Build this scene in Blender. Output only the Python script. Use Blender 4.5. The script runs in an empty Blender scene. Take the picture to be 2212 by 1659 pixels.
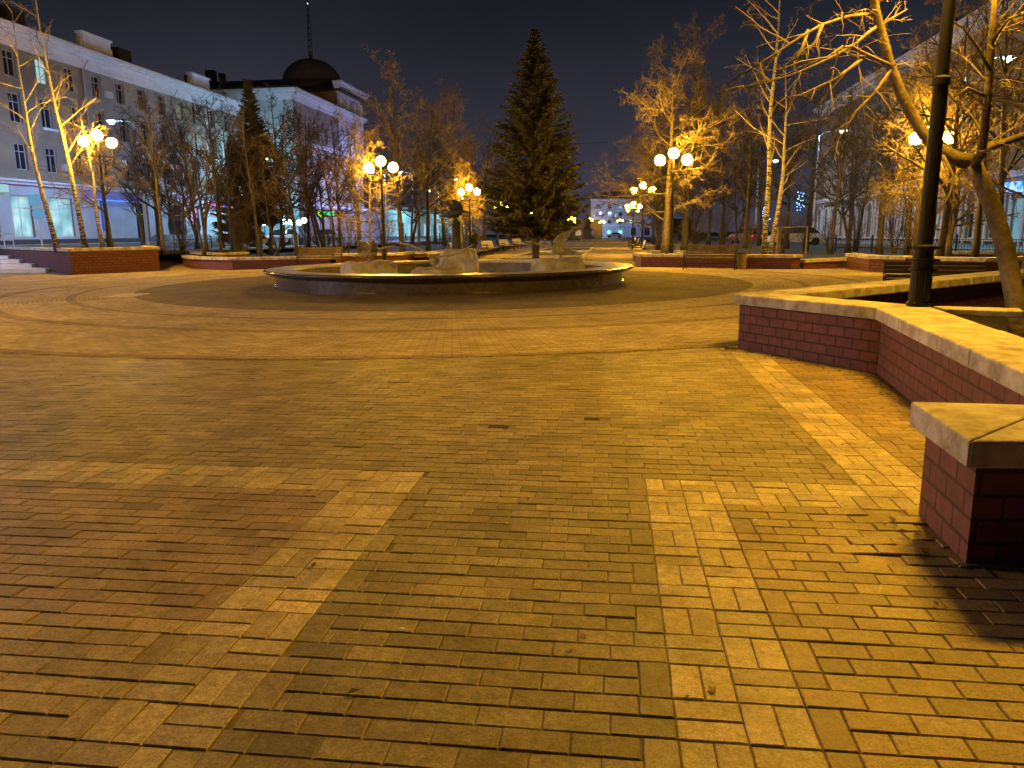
import bpy, bmesh, math, random
from mathutils import Vector, Matrix, noise

# ---------------------------------------------------------------- camera
S = bpy.context.scene
COL = S.collection
F_PX, PITCH, ROLL, EYE = 1660.0, math.atan(326.5 / 1660.0), math.radians(0.6), 1.5
CM = Matrix.Rotation(math.pi / 2 - PITCH, 3, 'X') @ Matrix.Rotation(-ROLL, 3, 'Z')
cd = bpy.data.cameras.new('camera')
cam = bpy.data.objects.new('camera', cd)
COL.objects.link(cam)
cam.location = (0, 0, EYE)
cam.rotation_euler = CM.to_euler()
cd.sensor_width = 36
cd.lens = 36 * F_PX / 2212
cd.clip_start = 0.05
cd.clip_end = 2000
S.camera = cam

# ---------------------------------------------------------------- night sky
w = bpy.data.worlds.new('World')
S.world = w
w.use_nodes = True
nt = w.node_tree
bg = nt.nodes['Background']
tc = nt.nodes.new('ShaderNodeTexCoord')
sx = nt.nodes.new('ShaderNodeSeparateXYZ')
nt.links.new(tc.outputs['Generated'], sx.inputs[0])
cr = nt.nodes.new('ShaderNodeValToRGB')
cr.color_ramp.elements[0].position = 0.0
cr.color_ramp.elements[0].color = (0.054, 0.052, 0.076, 1)
cr.color_ramp.elements[1].position = 0.62
cr.color_ramp.elements[1].color = (0.0065, 0.0075, 0.0105, 1)
for ps_, c_ in ((0.10, (0.034, 0.034, 0.050, 1)), (0.26, (0.0125, 0.0145, 0.0205, 1))):
    e = cr.color_ramp.elements.new(ps_)
    e.color = c_
nt.links.new(sx.outputs['Z'], cr.inputs[0])
cn = nt.nodes.new('ShaderNodeTexNoise'); cn.inputs['Scale'].default_value = 2.6; cn.inputs['Detail'].default_value = 5
nt.links.new(tc.outputs['Generated'], cn.inputs['Vector'])
cmr = nt.nodes.new('ShaderNodeMapRange'); cmr.inputs['From Min'].default_value = 0.3; cmr.inputs['From Max'].default_value = 0.7
cmr.inputs['To Min'].default_value = 0.78; cmr.inputs['To Max'].default_value = 1.18
nt.links.new(cn.outputs['Fac'], cmr.inputs['Value'])
cvm = nt.nodes.new('ShaderNodeVectorMath'); cvm.operation = 'SCALE'
nt.links.new(cr.outputs[0], cvm.inputs[0]); nt.links.new(cmr.outputs[0], cvm.inputs['Scale'])
nt.links.new(cvm.outputs[0], bg.inputs['Color'])
bg.inputs['Strength'].default_value = 1.0

S.render.engine = 'CYCLES'
S.view_settings.view_transform = 'Standard'
S.view_settings.look = 'None'
S.view_settings.exposure = 0.0
S.view_settings.gamma = 1.0
S.cycles.max_bounces = 5
S.cycles.diffuse_bounces = 3
S.cycles.glossy_bounces = 2
S.cycles.use_light_tree = True
S.cycles.sample_clamp_indirect = 4.0

SODIUM = (1.0, 0.51, 0.028)
GLOBE_POWER = 735.0

# ---------------------------------------------------------------- helpers
def ray(u, v):
    return CM @ Vector(((u - 1106) / F_PX, -(v - 829.5) / F_PX, -1))

def G(u, v, z=0.0):
    d = ray(u, v)
    t = (z - EYE) / d.z
    return Vector((d.x * t, d.y * t, z))

def atY(u, v, Y):
    d = ray(u, v)
    t = Y / d.y
    return Vector((d.x * t, Y, EYE + d.z * t))

AX = math.radians(7.5)
E1 = Vector((math.cos(AX), -math.sin(AX), 0))
E2 = Vector((math.sin(AX), math.cos(AX), 0))

def PQ(p, q, z=0.0):
    return E1 * p + E2 * q + Vector((0, 0, z))

class MB:
    """collects tubes, boxes and lofts, then links them as one mesh"""
    def __init__(s):
        s.v = []; s.f = []; s.m = []; s.uv = None; s.smooth = False
        s.cur = 0

    def quad(s, a, b, c, d):
        n = len(s.v); s.v += [tuple(a), tuple(b), tuple(c), tuple(d)]
        s.f.append((n, n + 1, n + 2, n + 3)); s.m.append(s.cur)

    def box(s, c, d, rz=0.0, rx=0.0, ry=0.0):
        M = Matrix.Translation(Vector(c)) @ Matrix.Rotation(rz, 4, 'Z') @ Matrix.Rotation(ry, 4, 'Y') @ Matrix.Rotation(rx, 4, 'X')
        n = len(s.v)
        x, y, z = d[0] / 2, d[1] / 2, d[2] / 2
        for p in ((-x, -y, -z), (x, -y, -z), (x, y, -z), (-x, y, -z), (-x, -y, z), (x, -y, z), (x, y, z), (-x, y, z)):
            s.v.append(tuple(M @ Vector(p)))
        for f in ((0, 3, 2, 1), (4, 5, 6, 7), (0, 1, 5, 4), (1, 2, 6, 5), (2, 3, 7, 6), (3, 0, 4, 7)):
            s.f.append(tuple(n + i for i in f)); s.m.append(s.cur)

    def bx(s, x0, x1, y0, y1, z0, z1):
        s.box(((x0 + x1) / 2, (y0 + y1) / 2, (z0 + z1) / 2), (x1 - x0, y1 - y0, z1 - z0))

    def tube(s, pts, rad, n=6, cap=True):
        k = len(pts)
        if k < 2: return
        base = len(s.v)
        ref = None
        for i in range(k):
            a = pts[max(i - 1, 0)]; b = pts[min(i + 1, k - 1)]
            t = (b - a)
            if t.length < 1e-9: t = Vector((0, 0, 1))
            t.normalize()
            if ref is None:
                ref = t.cross(Vector((0.31, 0.95, 0.05)))
                if ref.length < 0.1: ref = t.cross(Vector((1, 0, 0)))
            ref = ref - t * ref.dot(t)
            if ref.length < 1e-6: ref = t.orthogonal()
            ref.normalize()
            bi = t.cross(ref)
            r = rad[i] if not isinstance(rad, (int, float)) else rad
            for j in range(n):
                an = 2 * math.pi * j / n
                p = pts[i] + ref * (math.cos(an) * r) + bi * (math.sin(an) * r)
                s.v.append((p.x, p.y, p.z))
        for i in range(k - 1):
            for j in range(n):
                a = base + i * n + j; b = base + i * n + (j + 1) % n
                s.f.append((a, b, b + n, a + n)); s.m.append(s.cur)
        if cap:
            s.f.append(tuple(base + j for j in reversed(range(n)))); s.m.append(s.cur)
            s.f.append(tuple(base + (k - 1) * n + j for j in range(n))); s.m.append(s.cur)

    def lathe(s, prof, n=24, c=(0, 0, 0), a0=0.0, a1=2 * math.pi, sx=1.0, sy=1.0):
        base = len(s.v); k = len(prof)
        full = abs(a1 - a0 - 2 * math.pi) < 1e-6
        cols = n if full else n + 1
        for j in range(cols):
            an = a0 + (a1 - a0) * j / n
            for r, z in prof:
                s.v.append((c[0] + math.cos(an) * r * sx, c[1] + math.sin(an) * r * sy, c[2] + z))
        for j in range(n):
            j2 = (j + 1) % cols
            for i in range(k - 1):
                a = base + j * k + i; b = base + j2 * k + i
                s.f.append((a, b, b + 1, a + 1)); s.m.append(s.cur)

    def prism(s, poly, z0, z1):
        n = len(s.v); k = len(poly)
        for z in (z0, z1):
            for p in poly: s.v.append((p[0], p[1], z))
        s.f.append(tuple(n + i for i in reversed(range(k)))); s.m.append(s.cur)
        s.f.append(tuple(n + k + i for i in range(k))); s.m.append(s.cur)
        for i in range(k):
            j = (i + 1) % k
            s.f.append((n + i, n + j, n + k + j, n + k + i)); s.m.append(s.cur)

    def mesh(s, name, mats, smooth=False):
        me = bpy.data.meshes.new(name)
        me.from_pydata(s.v, [], s.f)
        if not isinstance(mats, (list, tuple)): mats = [mats]
        for m_ in mats: me.materials.append(m_)
        if len(mats) > 1: me.polygons.foreach_set('material_index', s.m)
        if smooth: me.polygons.foreach_set('use_smooth', [True] * len(me.polygons))
        me.update()
        return me

    def build(s, name, mats, parent=None, smooth=False, bevel=0.0):
        o = bpy.data.objects.new(name, s.mesh(name, mats, smooth))
        COL.objects.link(o)
        if parent: o.parent = parent
        if bevel:
            b = o.modifiers.new('bevel', 'BEVEL'); b.width = bevel; b.segments = 2; b.limit_method = 'ANGLE'
            b.angle_limit = math.radians(40)
        return o

def tag(o, label=None, cat=None, group=None, kind=None):
    if label: o['label'] = label
    if cat: o['category'] = cat
    if group: o['group'] = group
    if kind: o['kind'] = kind
    return o

def thing(name, loc, label, cat, group=None, rz=0.0):
    o = bpy.data.objects.new(name, None)
    o.empty_display_size = 0.3
    COL.objects.link(o)
    o.location = loc
    o.rotation_euler = (0, 0, rz)
    return tag(o, label, cat, group)

def kids(o):
    return [c for c in COL.objects if c.parent == o]

def copy_tree(o, parent=None, kd=None):
    c = o.copy(); COL.objects.link(c)
    if parent: c.parent = parent
    for ch in (kids(o) if kd is None else kd.get(o.name, [])):
        copy_tree(ch, c)
    return c

# ---------------------------------------------------------------- materials
def mat(name, col, rough=0.8, metal=0.0, var=0.0, scale=3.0, bump=0.0, bscale=30.0, emit=None, power=0.0, spec=0.5, col2=None):
    m = bpy.data.materials.new(name); m.use_nodes = True
    t = m.node_tree; b = t.nodes['Principled BSDF']
    b.inputs['Base Color'].default_value = (*col, 1)
    b.inputs['Roughness'].default_value = rough
    b.inputs['Metallic'].default_value = metal
    b.inputs['Specular IOR Level'].default_value = spec
    if var or col2 or bump:
        c = t.nodes.new('ShaderNodeTexCoord')
    if var or col2:
        n = t.nodes.new('ShaderNodeTexNoise'); n.inputs['Scale'].default_value = scale
        n.inputs['Detail'].default_value = 6; n.inputs['Roughness'].default_value = 0.65
        t.links.new(c.outputs['Object'], n.inputs['Vector'])
        r = t.nodes.new('ShaderNodeValToRGB')
        r.color_ramp.elements[0].position = 0.35; r.color_ramp.elements[1].position = 0.68
        a = col2 if col2 else tuple(x * (1 - var) for x in col)
        z = col if col2 else tuple(min(1, x * (1 + var)) for x in col)
        r.color_ramp.elements[0].color = (*a, 1); r.color_ramp.elements[1].color = (*z, 1)
        t.links.new(n.outputs['Fac'], r.inputs[0]); t.links.new(r.outputs[0], b.inputs['Base Color'])
    if bump:
        n2 = t.nodes.new('ShaderNodeTexNoise'); n2.inputs['Scale'].default_value = bscale; n2.inputs['Detail'].default_value = 4
        t.links.new(c.outputs['Object'], n2.inputs['Vector'])
        bu = t.nodes.new('ShaderNodeBump'); bu.inputs['Strength'].default_value = bump; bu.inputs['Distance'].default_value = 0.02
        t.links.new(n2.outputs['Fac'], bu.inputs['Height']); t.links.new(bu.outputs[0], b.inputs['Normal'])
    if emit:
        b.inputs['Emission Color'].default_value = (*emit, 1)
        b.inputs['Emission Strength'].default_value = power
    return m

def glow(name, col, power):
    m = bpy.data.materials.new(name); m.use_nodes = True
    t = m.node_tree
    for n in list(t.nodes): t.nodes.remove(n)
    e = t.nodes.new('ShaderNodeEmission'); o = t.nodes.new('ShaderNodeOutputMaterial')
    e.inputs[0].default_value = (*col, 1); e.inputs[1].default_value = power
    t.links.new(e.outputs[0], o.inputs[0])
    return m

def brickwall_mat(name, c1, c2, mortar, bw=0.225, rh=0.113, ms=0.011, bump=0.9):
    m = bpy.data.materials.new(name); m.use_nodes = True
    t = m.node_tree; b = t.nodes['Principled BSDF']; L = t.links
    uv = t.nodes.new('ShaderNodeUVMap')
    br = t.nodes.new('ShaderNodeTexBrick')
    br.inputs['Scale'].default_value = 1.0
    br.inputs['Brick Width'].default_value = bw; br.inputs['Row Height'].default_value = rh
    br.inputs['Mortar Size'].default_value = ms; br.inputs['Mortar Smooth'].default_value = 0.3
    br.inputs['Color1'].default_value = (*c1, 1); br.inputs['Color2'].default_value = (*c2, 1)
    br.inputs['Mortar'].default_value = (*mortar, 1)
    L.new(uv.outputs[0], br.inputs['Vector'])
    n = t.nodes.new('ShaderNodeTexNoise'); n.inputs['Scale'].default_value = 9; n.inputs['Detail'].default_value = 7
    L.new(uv.outputs[0], n.inputs['Vector'])
    mx = t.nodes.new('ShaderNodeMix'); mx.data_type = 'RGBA'; mx.blend_type = 'MULTIPLY'
    mx.inputs['Factor'].default_value = 0.75
    rp = t.nodes.new('ShaderNodeValToRGB'); rp.color_ramp.elements[0].position = 0.3; rp.color_ramp.elements[0].color = (0.55, 0.5, 0.5, 1)
    rp.color_ramp.elements[1].position = 0.7; rp.color_ramp.elements[1].color = (1.15, 1.1, 1.1, 1)
    L.new(n.outputs['Fac'], rp.inputs[0])
    L.new(br.outputs['Color'], mx.inputs['A']); L.new(rp.outputs[0], mx.inputs['B'])
    L.new(mx.outputs['Result'], b.inputs['Base Color'])
    b.inputs['Roughness'].default_value = 0.75
    inv = t.nodes.new('ShaderNodeMath'); inv.operation = 'SUBTRACT'; inv.inputs[0].default_value = 1.0
    L.new(br.outputs['Fac'], inv.inputs[1])
    ad = t.nodes.new('ShaderNodeMath'); ad.operation = 'MULTIPLY_ADD'; ad.inputs[1].default_value = 0.25
    L.new(n.outputs['Fac'], ad.inputs[0]); L.new(inv.outputs[0], ad.inputs[2])
    bu = t.nodes.new('ShaderNodeBump'); bu.inputs['Strength'].default_value = bump; bu.inputs['Distance'].default_value = 0.008
    L.new(ad.outputs[0], bu.inputs['Height']); L.new(bu.outputs[0], b.inputs['Normal'])
    return m

def paver_mat():
    """colour comes from each block's own attribute, dirt and pitting from noise"""
    m = bpy.data.materials.new('paving_blocks'); m.use_nodes = True
    t = m.node_tree; b = t.nodes['Principled BSDF']; L = t.links
    at = t.nodes.new('ShaderNodeAttribute'); at.attribute_name = 'Col'
    c = t.nodes.new('ShaderNodeTexCoord')
    n = t.nodes.new('ShaderNodeTexNoise'); n.inputs['Scale'].default_value = 2.2; n.inputs['Detail'].default_value = 8; n.inputs['Roughness'].default_value = 0.7
    n2 = t.nodes.new('ShaderNodeTexNoise'); n2.inputs['Scale'].default_value = 22; n2.inputs['Detail'].default_value = 6; n2.inputs['Roughness'].default_value = 0.75
    n3 = t.nodes.new('ShaderNodeTexNoise'); n3.inputs['Scale'].default_value = 260; n3.inputs['Detail'].default_value = 2
    for k in (n, n2, n3): L.new(c.outputs['Object'], k.inputs['Vector'])
    r = t.nodes.new('ShaderNodeValToRGB'); r.color_ramp.elements[0].position = 0.36; r.color_ramp.elements[0].color = (0.62, 0.60, 0.56, 1)
    r.color_ramp.elements[1].position = 0.62; r.color_ramp.elements[1].color = (1.08, 1.08, 1.08, 1)
    r2 = t.nodes.new('ShaderNodeValToRGB'); r2.color_ramp.elements[0].position = 0.30; r2.color_ramp.elements[0].color = (0.45, 0.43, 0.40, 1)
    r2.color_ramp.elements[1].position = 0.66; r2.color_ramp.elements[1].color = (1.16, 1.16, 1.16, 1)
    L.new(n.outputs['Fac'], r.inputs[0]); L.new(n2.outputs['Fac'], r2.inputs[0])
    m1 = t.nodes.new('ShaderNodeMix'); m1.data_type = 'RGBA'; m1.blend_type = 'MULTIPLY'; m1.inputs['Factor'].default_value = 1
    m2 = t.nodes.new('ShaderNodeMix'); m2.data_type = 'RGBA'; m2.blend_type = 'MULTIPLY'; m2.inputs['Factor'].default_value = 0.8
    L.new(at.outputs['Color'], m1.inputs['A']); L.new(r.outputs[0], m1.inputs['B'])
    L.new(m1.outputs['Result'], m2.inputs['A']); L.new(r2.outputs[0], m2.inputs['B'])
    r3 = t.nodes.new('ShaderNodeValToRGB'); r3.color_ramp.elements[0].position = 0.34; r3.color_ramp.elements[0].color = (0.6, 0.58, 0.55, 1)
    r3.color_ramp.elements[1].position = 0.64; r3.color_ramp.elements[1].color = (1.22, 1.22, 1.2, 1)
    n3.inputs['Scale'].default_value = 130; L.new(n3.outputs['Fac'], r3.inputs[0])
    m4 = t.nodes.new('ShaderNodeMix'); m4.data_type = 'RGBA'; m4.blend_type = 'MULTIPLY'; m4.inputs['Factor'].default_value = 0.75
    L.new(m2.outputs['Result'], m4.inputs['A']); L.new(r3.outputs[0], m4.inputs['B']); L.new(m4.outputs['Result'], b.inputs['Base Color'])
    rr = t.nodes.new('ShaderNodeMapRange'); rr.inputs['To Min'].default_value = 0.45; rr.inputs['To Max'].default_value = 0.8
    L.new(n2.outputs['Fac'], rr.inputs['Value']); L.new(rr.outputs[0], b.inputs['Roughness'])
    ad = t.nodes.new('ShaderNodeMath'); ad.operation = 'MULTIPLY_ADD'; ad.inputs[1].default_value = 0.35
    L.new(n3.outputs['Fac'], ad.inputs[0]); L.new(n2.outputs['Fac'], ad.inputs[2])
    bu = t.nodes.new('ShaderNodeBump'); bu.inputs['Strength'].default_value = 0.45; bu.inputs['Distance'].default_value = 0.006
    L.new(ad.outputs[0], bu.inputs['Height']); L.new(bu.outputs[0], b.inputs['Normal'])
    return m

def sheet_brick(name, c1, c2, mortar, rot=0.0, polar=False, rings=None, bw=0.2, rh=0.1):
    m = bpy.data.materials.new(name); m.use_nodes = True
    t = m.node_tree; b = t.nodes['Principled BSDF']; L = t.links
    c = t.nodes.new('ShaderNodeTexCoord')
    vec = c.outputs['Object']
    if polar:
        s = t.nodes.new('ShaderNodeSeparateXYZ'); L.new(vec, s.inputs[0])
        a = t.nodes.new('ShaderNodeMath'); a.operation = 'ARCTAN2'; L.new(s.outputs['X'], a.inputs[0]); L.new(s.outputs['Y'], a.inputs[1])
        k = t.nodes.new('ShaderNodeMath'); k.operation = 'MULTIPLY'; k.inputs[1].default_value = 12.0; L.new(a.outputs[0], k.inputs[0])
        ln = t.nodes.new('ShaderNodeVectorMath'); ln.operation = 'LENGTH'; L.new(vec, ln.inputs[0])
        cb = t.nodes.new('ShaderNodeCombineXYZ'); L.new(k.outputs[0], cb.inputs[0]); L.new(ln.outputs['Value'], cb.inputs[1])
        uvv = cb.outputs[0]
    else:
        mp = t.nodes.new('ShaderNodeMapping'); mp.inputs['Rotation'].default_value[2] = rot; L.new(vec, mp.inputs[0])
        uvv = mp.outputs[0]
    br = t.nodes.new('ShaderNodeTexBrick'); br.inputs['Scale'].default_value = 1
    br.inputs['Brick Width'].default_value = bw; br.inputs['Row Height'].default_value = rh
    br.inputs['Mortar Size'].default_value = 0.007; br.inputs['Mortar Smooth'].default_value = 0.2
    br.inputs['Color1'].default_value = (*c1, 1); br.inputs['Color2'].default_value = (*c2, 1); br.inputs['Mortar'].default_value = (*mortar, 1)
    L.new(uvv, br.inputs['Vector'])
    col = br.outputs['Color']
    if rings:
        mr = t.nodes.new('ShaderNodeMapRange'); mr.inputs['From Max'].default_value = 16.0
        L.new(ln.outputs['Value'], mr.inputs['Value'])
        rp = t.nodes.new('ShaderNodeValToRGB'); rp.color_ramp.interpolation = 'CONSTANT'
        els = rp.color_ramp.elements
        els[0].position = 0; els[0].color = (*rings[0][1], 1)
        els[1].position = rings[1][0] / 16; els[1].color = (*rings[1][1], 1)
        for q_, cc in rings[2:]:
            e_ = els.new(q_ / 16); e_.color = (*cc, 1)
        L.new(mr.outputs[0], rp.inputs[0])
        mx = t.nodes.new('ShaderNodeMix'); mx.data_type = 'RGBA'; mx.blend_type = 'MULTIPLY'; mx.inputs['Factor'].default_value = 1
        L.new(col, mx.inputs['A']); L.new(rp.outputs[0], mx.inputs['B']); col = mx.outputs['Result']
    n = t.nodes.new('ShaderNodeTexNoise'); n.inputs['Scale'].default_value = 0.7; n.inputs['Detail'].default_value = 9; n.inputs['Roughness'].default_value = 0.72
    L.new(vec, n.inputs['Vector'])
    r = t.nodes.new('ShaderNodeValToRGB'); r.color_ramp.elements[0].position = 0.33; r.color_ramp.elements[0].color = (0.6, 0.58, 0.55, 1)
    r.color_ramp.elements[1].position = 0.66; r.color_ramp.elements[1].color = (1.15, 1.15, 1.15, 1)
    L.new(n.outputs['Fac'], r.inputs[0])
    m2 = t.nodes.new('ShaderNodeMix'); m2.data_type = 'RGBA'; m2.blend_type = 'MULTIPLY'; m2.inputs['Factor'].default_value = 1
    L.new(col, m2.inputs['A']); L.new(r.outputs[0], m2.inputs['B']); L.new(m2.outputs['Result'], b.inputs['Base Color'])
    b.inputs['Roughness'].default_value = 0.9; b.inputs['Specular IOR Level'].default_value = 0.15
    # blocks laid at slightly different heights and ages: patchy at the scale of a few blocks
    ms = t.nodes.new('ShaderNodeMapping'); ms.inputs['Scale'].default_value = (4.2, 8.5, 1.0); L.new(uvv, ms.inputs[0])
    nb = t.nodes.new('ShaderNodeTexNoise'); nb.inputs['Scale'].default_value = 1.0; nb.inputs['Detail'].default_value = 5; nb.inputs['Roughness'].default_value = 0.8
    L.new(ms.outputs[0], nb.inputs['Vector'])
    rb_ = t.nodes.new('ShaderNodeValToRGB'); rb_.color_ramp.elements[0].position = 0.38; rb_.color_ramp.elements[0].color = (0.5, 0.46, 0.42, 1)
    rb_.color_ramp.elements[1].position = 0.60; rb_.color_ramp.elements[1].color = (1.12, 1.12, 1.12, 1); L.new(nb.outputs['Fac'], rb_.inputs[0])
    m3 = t.nodes.new('ShaderNodeMix'); m3.data_type = 'RGBA'; m3.blend_type = 'MULTIPLY'; m3.inputs['Factor'].default_value = 0.62
    L.new(m2.outputs['Result'], m3.inputs['A']); L.new(rb_.outputs[0], m3.inputs['B']); L.new(m3.outputs['Result'], b.inputs['Base Color'])
    inv = t.nodes.new('ShaderNodeMath'); inv.operation = 'SUBTRACT'; inv.inputs[0].default_value = 1.0
    L.new(br.outputs['Fac'], inv.inputs[1])
    bu = t.nodes.new('ShaderNodeBump'); bu.inputs['Strength'].default_value = 0.8; bu.inputs['Distance'].default_value = 0.006
    L.new(inv.outputs[0], bu.inputs['Height']); L.new(bu.outputs[0], b.inputs['Normal'])
    return m

def birch_mat():
    m = bpy.data.materials.new('birch_bark'); m.use_nodes = True
    t = m.node_tree; b = t.nodes['Principled BSDF']; L = t.links
    c = t.nodes.new('ShaderNodeTexCoord')
    mp = t.nodes.new('ShaderNodeMapping'); mp.inputs['Scale'].default_value = (5, 5, 26); L.new(c.outputs['Object'], mp.inputs[0])
    n = t.nodes.new('ShaderNodeTexNoise'); n.inputs['Scale'].default_value = 1; n.inputs['Detail'].default_value = 4
    L.new(mp.outputs[0], n.inputs['Vector'])
    s = t.nodes.new('ShaderNodeSeparateXYZ'); L.new(c.outputs['Object'], s.inputs[0])
    mr = t.nodes.new('ShaderNodeMapRange'); mr.inputs['From Min'].default_value = 0.0; mr.inputs['From Max'].default_value = 4.0
    mr.inputs['To Min'].default_value = -0.10; mr.inputs['To Max'].default_value = 0.07; L.new(s.outputs['Z'], mr.inputs['Value'])
    ad = t.nodes.new('ShaderNodeMath'); ad.operation = 'ADD'; L.new(n.outputs['Fac'], ad.inputs[0]); L.new(mr.outputs[0], ad.inputs[1])
    r = t.nodes.new('ShaderNodeValToRGB'); r.color_ramp.elements[0].position = 0.44; r.color_ramp.elements[0].color = (0.03, 0.025, 0.02, 1)
    r.color_ramp.elements[1].position = 0.5; r.color_ramp.elements[1].color = (0.27, 0.245, 0.21, 1)
    L.new(ad.outputs[0], r.inputs[0]); L.new(r.outputs[0], b.inputs['Base Color'])
    b.inputs['Roughness'].default_value = 0.8
    return m

M = {}
M['cap'] = mat('concrete_cap', (0.60, 0.55, 0.48), 0.85, var=0, col2=(0.24, 0.205, 0.15), scale=4.2, bump=0.5, bscale=35)
M['redbrick'] = brickwall_mat('red_painted_brick', (0.16, 0.045, 0.04), (0.12, 0.036, 0.034), (0.04, 0.013, 0.012))
M['paver'] = paver_mat()
M['sand'] = mat('joint_sand', (0.17, 0.13, 0.085), 0.95, var=0.4, scale=14)
M['soil'] = mat('dark_soil', (0.032, 0.027, 0.019), 0.95, var=0.5, scale=2.5, bump=0.8, bscale=9)
M['palestone'] = mat('pale_stone', (0.55, 0.54, 0.54), 0.8, var=0.15, scale=2)
M['asphalt'] = mat('asphalt', (0.05, 0.05, 0.052), 0.75, var=0.25, scale=0.8)
M['pavement'] = mat('pale_pavement', (0.24, 0.23, 0.22), 0.75, var=0.2, scale=1.2)
M['granite'] = mat('polished_granite', (0.05, 0.04, 0.042), 0.22, var=0.35, scale=7, spec=0.7)
M['granite_in'] = mat('basin_stone', (0.15, 0.13, 0.11), 0.6, var=0.4, scale=3)
M['rock'] = mat('cast_rock', (0.34, 0.31, 0.27), 0.85, var=0.4, scale=2.5, bump=0.9, bscale=5)
M['bronze'] = mat('weathered_metal', (0.30, 0.285, 0.26), 0.5, metal=0.2, var=0.4, scale=9)
M['darkbronze'] = mat('dark_metal_sculpture', (0.05, 0.048, 0.045), 0.6, metal=0.3, var=0.3, scale=6)
M['iron'] = mat('black_painted_iron', (0.012, 0.010, 0.011), 0.55, var=0.3, scale=12, spec=0.25)
M['slat'] = mat('bench_slat', (0.12, 0.085, 0.035), 0.5, var=0.35, scale=5)
M['blackwood'] = mat('black_bench_wood', (0.010, 0.009, 0.009), 0.7, spec=0.12)
M['slatpale'] = mat('pale_bench_slat', (0.55, 0.5, 0.42), 0.5, var=0.2, scale=5)
M['binwood'] = mat('bin_wood', (0.25, 0.17, 0.08), 0.6, var=0.3, scale=8)
M['bark'] = mat('bark', (0.10, 0.075, 0.05), 0.9, var=0.45, scale=6, bump=0.6, bscale=20)
M['darkbark'] = mat('dark_bark', (0.05, 0.04, 0.03), 0.9, var=0.4, scale=6)
M['twig'] = mat('twig_bark', (0.135, 0.10, 0.066), 0.85)
M['granite_top'] = mat('honed_granite', (0.36, 0.31, 0.26), 0.38, var=0.25, scale=9)
M['birch'] = birch_mat()
M['needle'] = mat('spruce_needles', (0.040, 0.038, 0.022), 0.75, var=0.55, scale=1.4)
M['thuja'] = mat('conifer_needles', (0.045, 0.038, 0.022), 0.75, var=0.5, scale=1.6)
M['hedge'] = mat('clipped_shrub', (0.03, 0.045, 0.025), 0.8, var=0.4, scale=8)
M['globe'] = glow('sodium_globe', SODIUM, GLOBE_POWER)
M['farglobe'] = glow('far_sodium_globe', SODIUM, 120)
M['cold'] = glow('cold_led', (0.30, 0.50, 1.0), 2800)
M['dim_cyan'] = glow('dim_cyan_led', (0.25, 0.75, 1.0), 2600)
M['cyan_led'] = glow('cyan_led', (0.30, 0.85, 1.0), 5200)
M['lilac_led'] = glow('lilac_led', (0.42, 0.45, 1.0), 6500)
M['added_flood'] = glow('added_flood_led', (0.74, 0.80, 1.15), 9500)
M['white_led'] = glow('white_led', (0.55, 0.75, 1.0), 1700)
M['coldsmall'] = glow('cold_globe', (0.6, 0.9, 1.0), 40)
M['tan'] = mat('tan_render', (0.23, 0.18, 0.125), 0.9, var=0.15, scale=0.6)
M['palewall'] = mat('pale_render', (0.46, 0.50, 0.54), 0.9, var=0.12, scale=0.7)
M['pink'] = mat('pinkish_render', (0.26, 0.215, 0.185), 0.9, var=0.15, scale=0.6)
M['trim'] = mat('white_stucco', (0.62, 0.64, 0.72), 0.85, var=0.1, scale=1.5)
M['roof'] = mat('dark_roof_sheet', (0.035, 0.033, 0.035), 0.6, var=0.3, scale=0.8)
M['dome'] = mat('dome_sheet', (0.10, 0.075, 0.045), 0.5, var=0.3, scale=1.2)
M['plinth'] = mat('dark_plinth', (0.06, 0.05, 0.055), 0.8, var=0.2)
M['glass'] = mat('dark_window_glass', (0.02, 0.022, 0.028), 0.12, spec=0.8)
M['frame'] = mat('window_frame', (0.36, 0.34, 0.33), 0.6)
M['whiteframe'] = mat('white_window_frame', (0.7, 0.7, 0.7), 0.6)
M['litcold'] = glow('lit_pane_cold', (0.45, 0.8, 0.85), 0.8)
M['litgreen'] = glow('lit_pane_greenish', (0.55, 0.62, 0.42), 0.35)
M['litwarm'] = glow('lit_pane_warm', (1.0, 0.6, 0.25), 0.5)
M['litshop'] = glow('lit_shop_pane', (0.25, 0.68, 0.85), 0.5)
M['litblue'] = glow('blue_neon', (0.08, 0.22, 1.0), 1.9)
M['violet'] = mat('violet_fascia', (0.10, 0.08, 0.30), 0.6, emit=(0.10, 0.10, 0.5), power=0.25)
M['signblue'] = mat('sign_back_blue', (0.12, 0.45, 0.70), 0.5)
M['signpole'] = mat('galvanised_pole', (0.45, 0.5, 0.55), 0.4, metal=0.4)
M['box'] = mat('grey_plastic_box', (0.5, 0.46, 0.42), 0.6)
M['cable'] = mat('cable_sheath', (0.02, 0.02, 0.024), 0.7)

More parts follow.
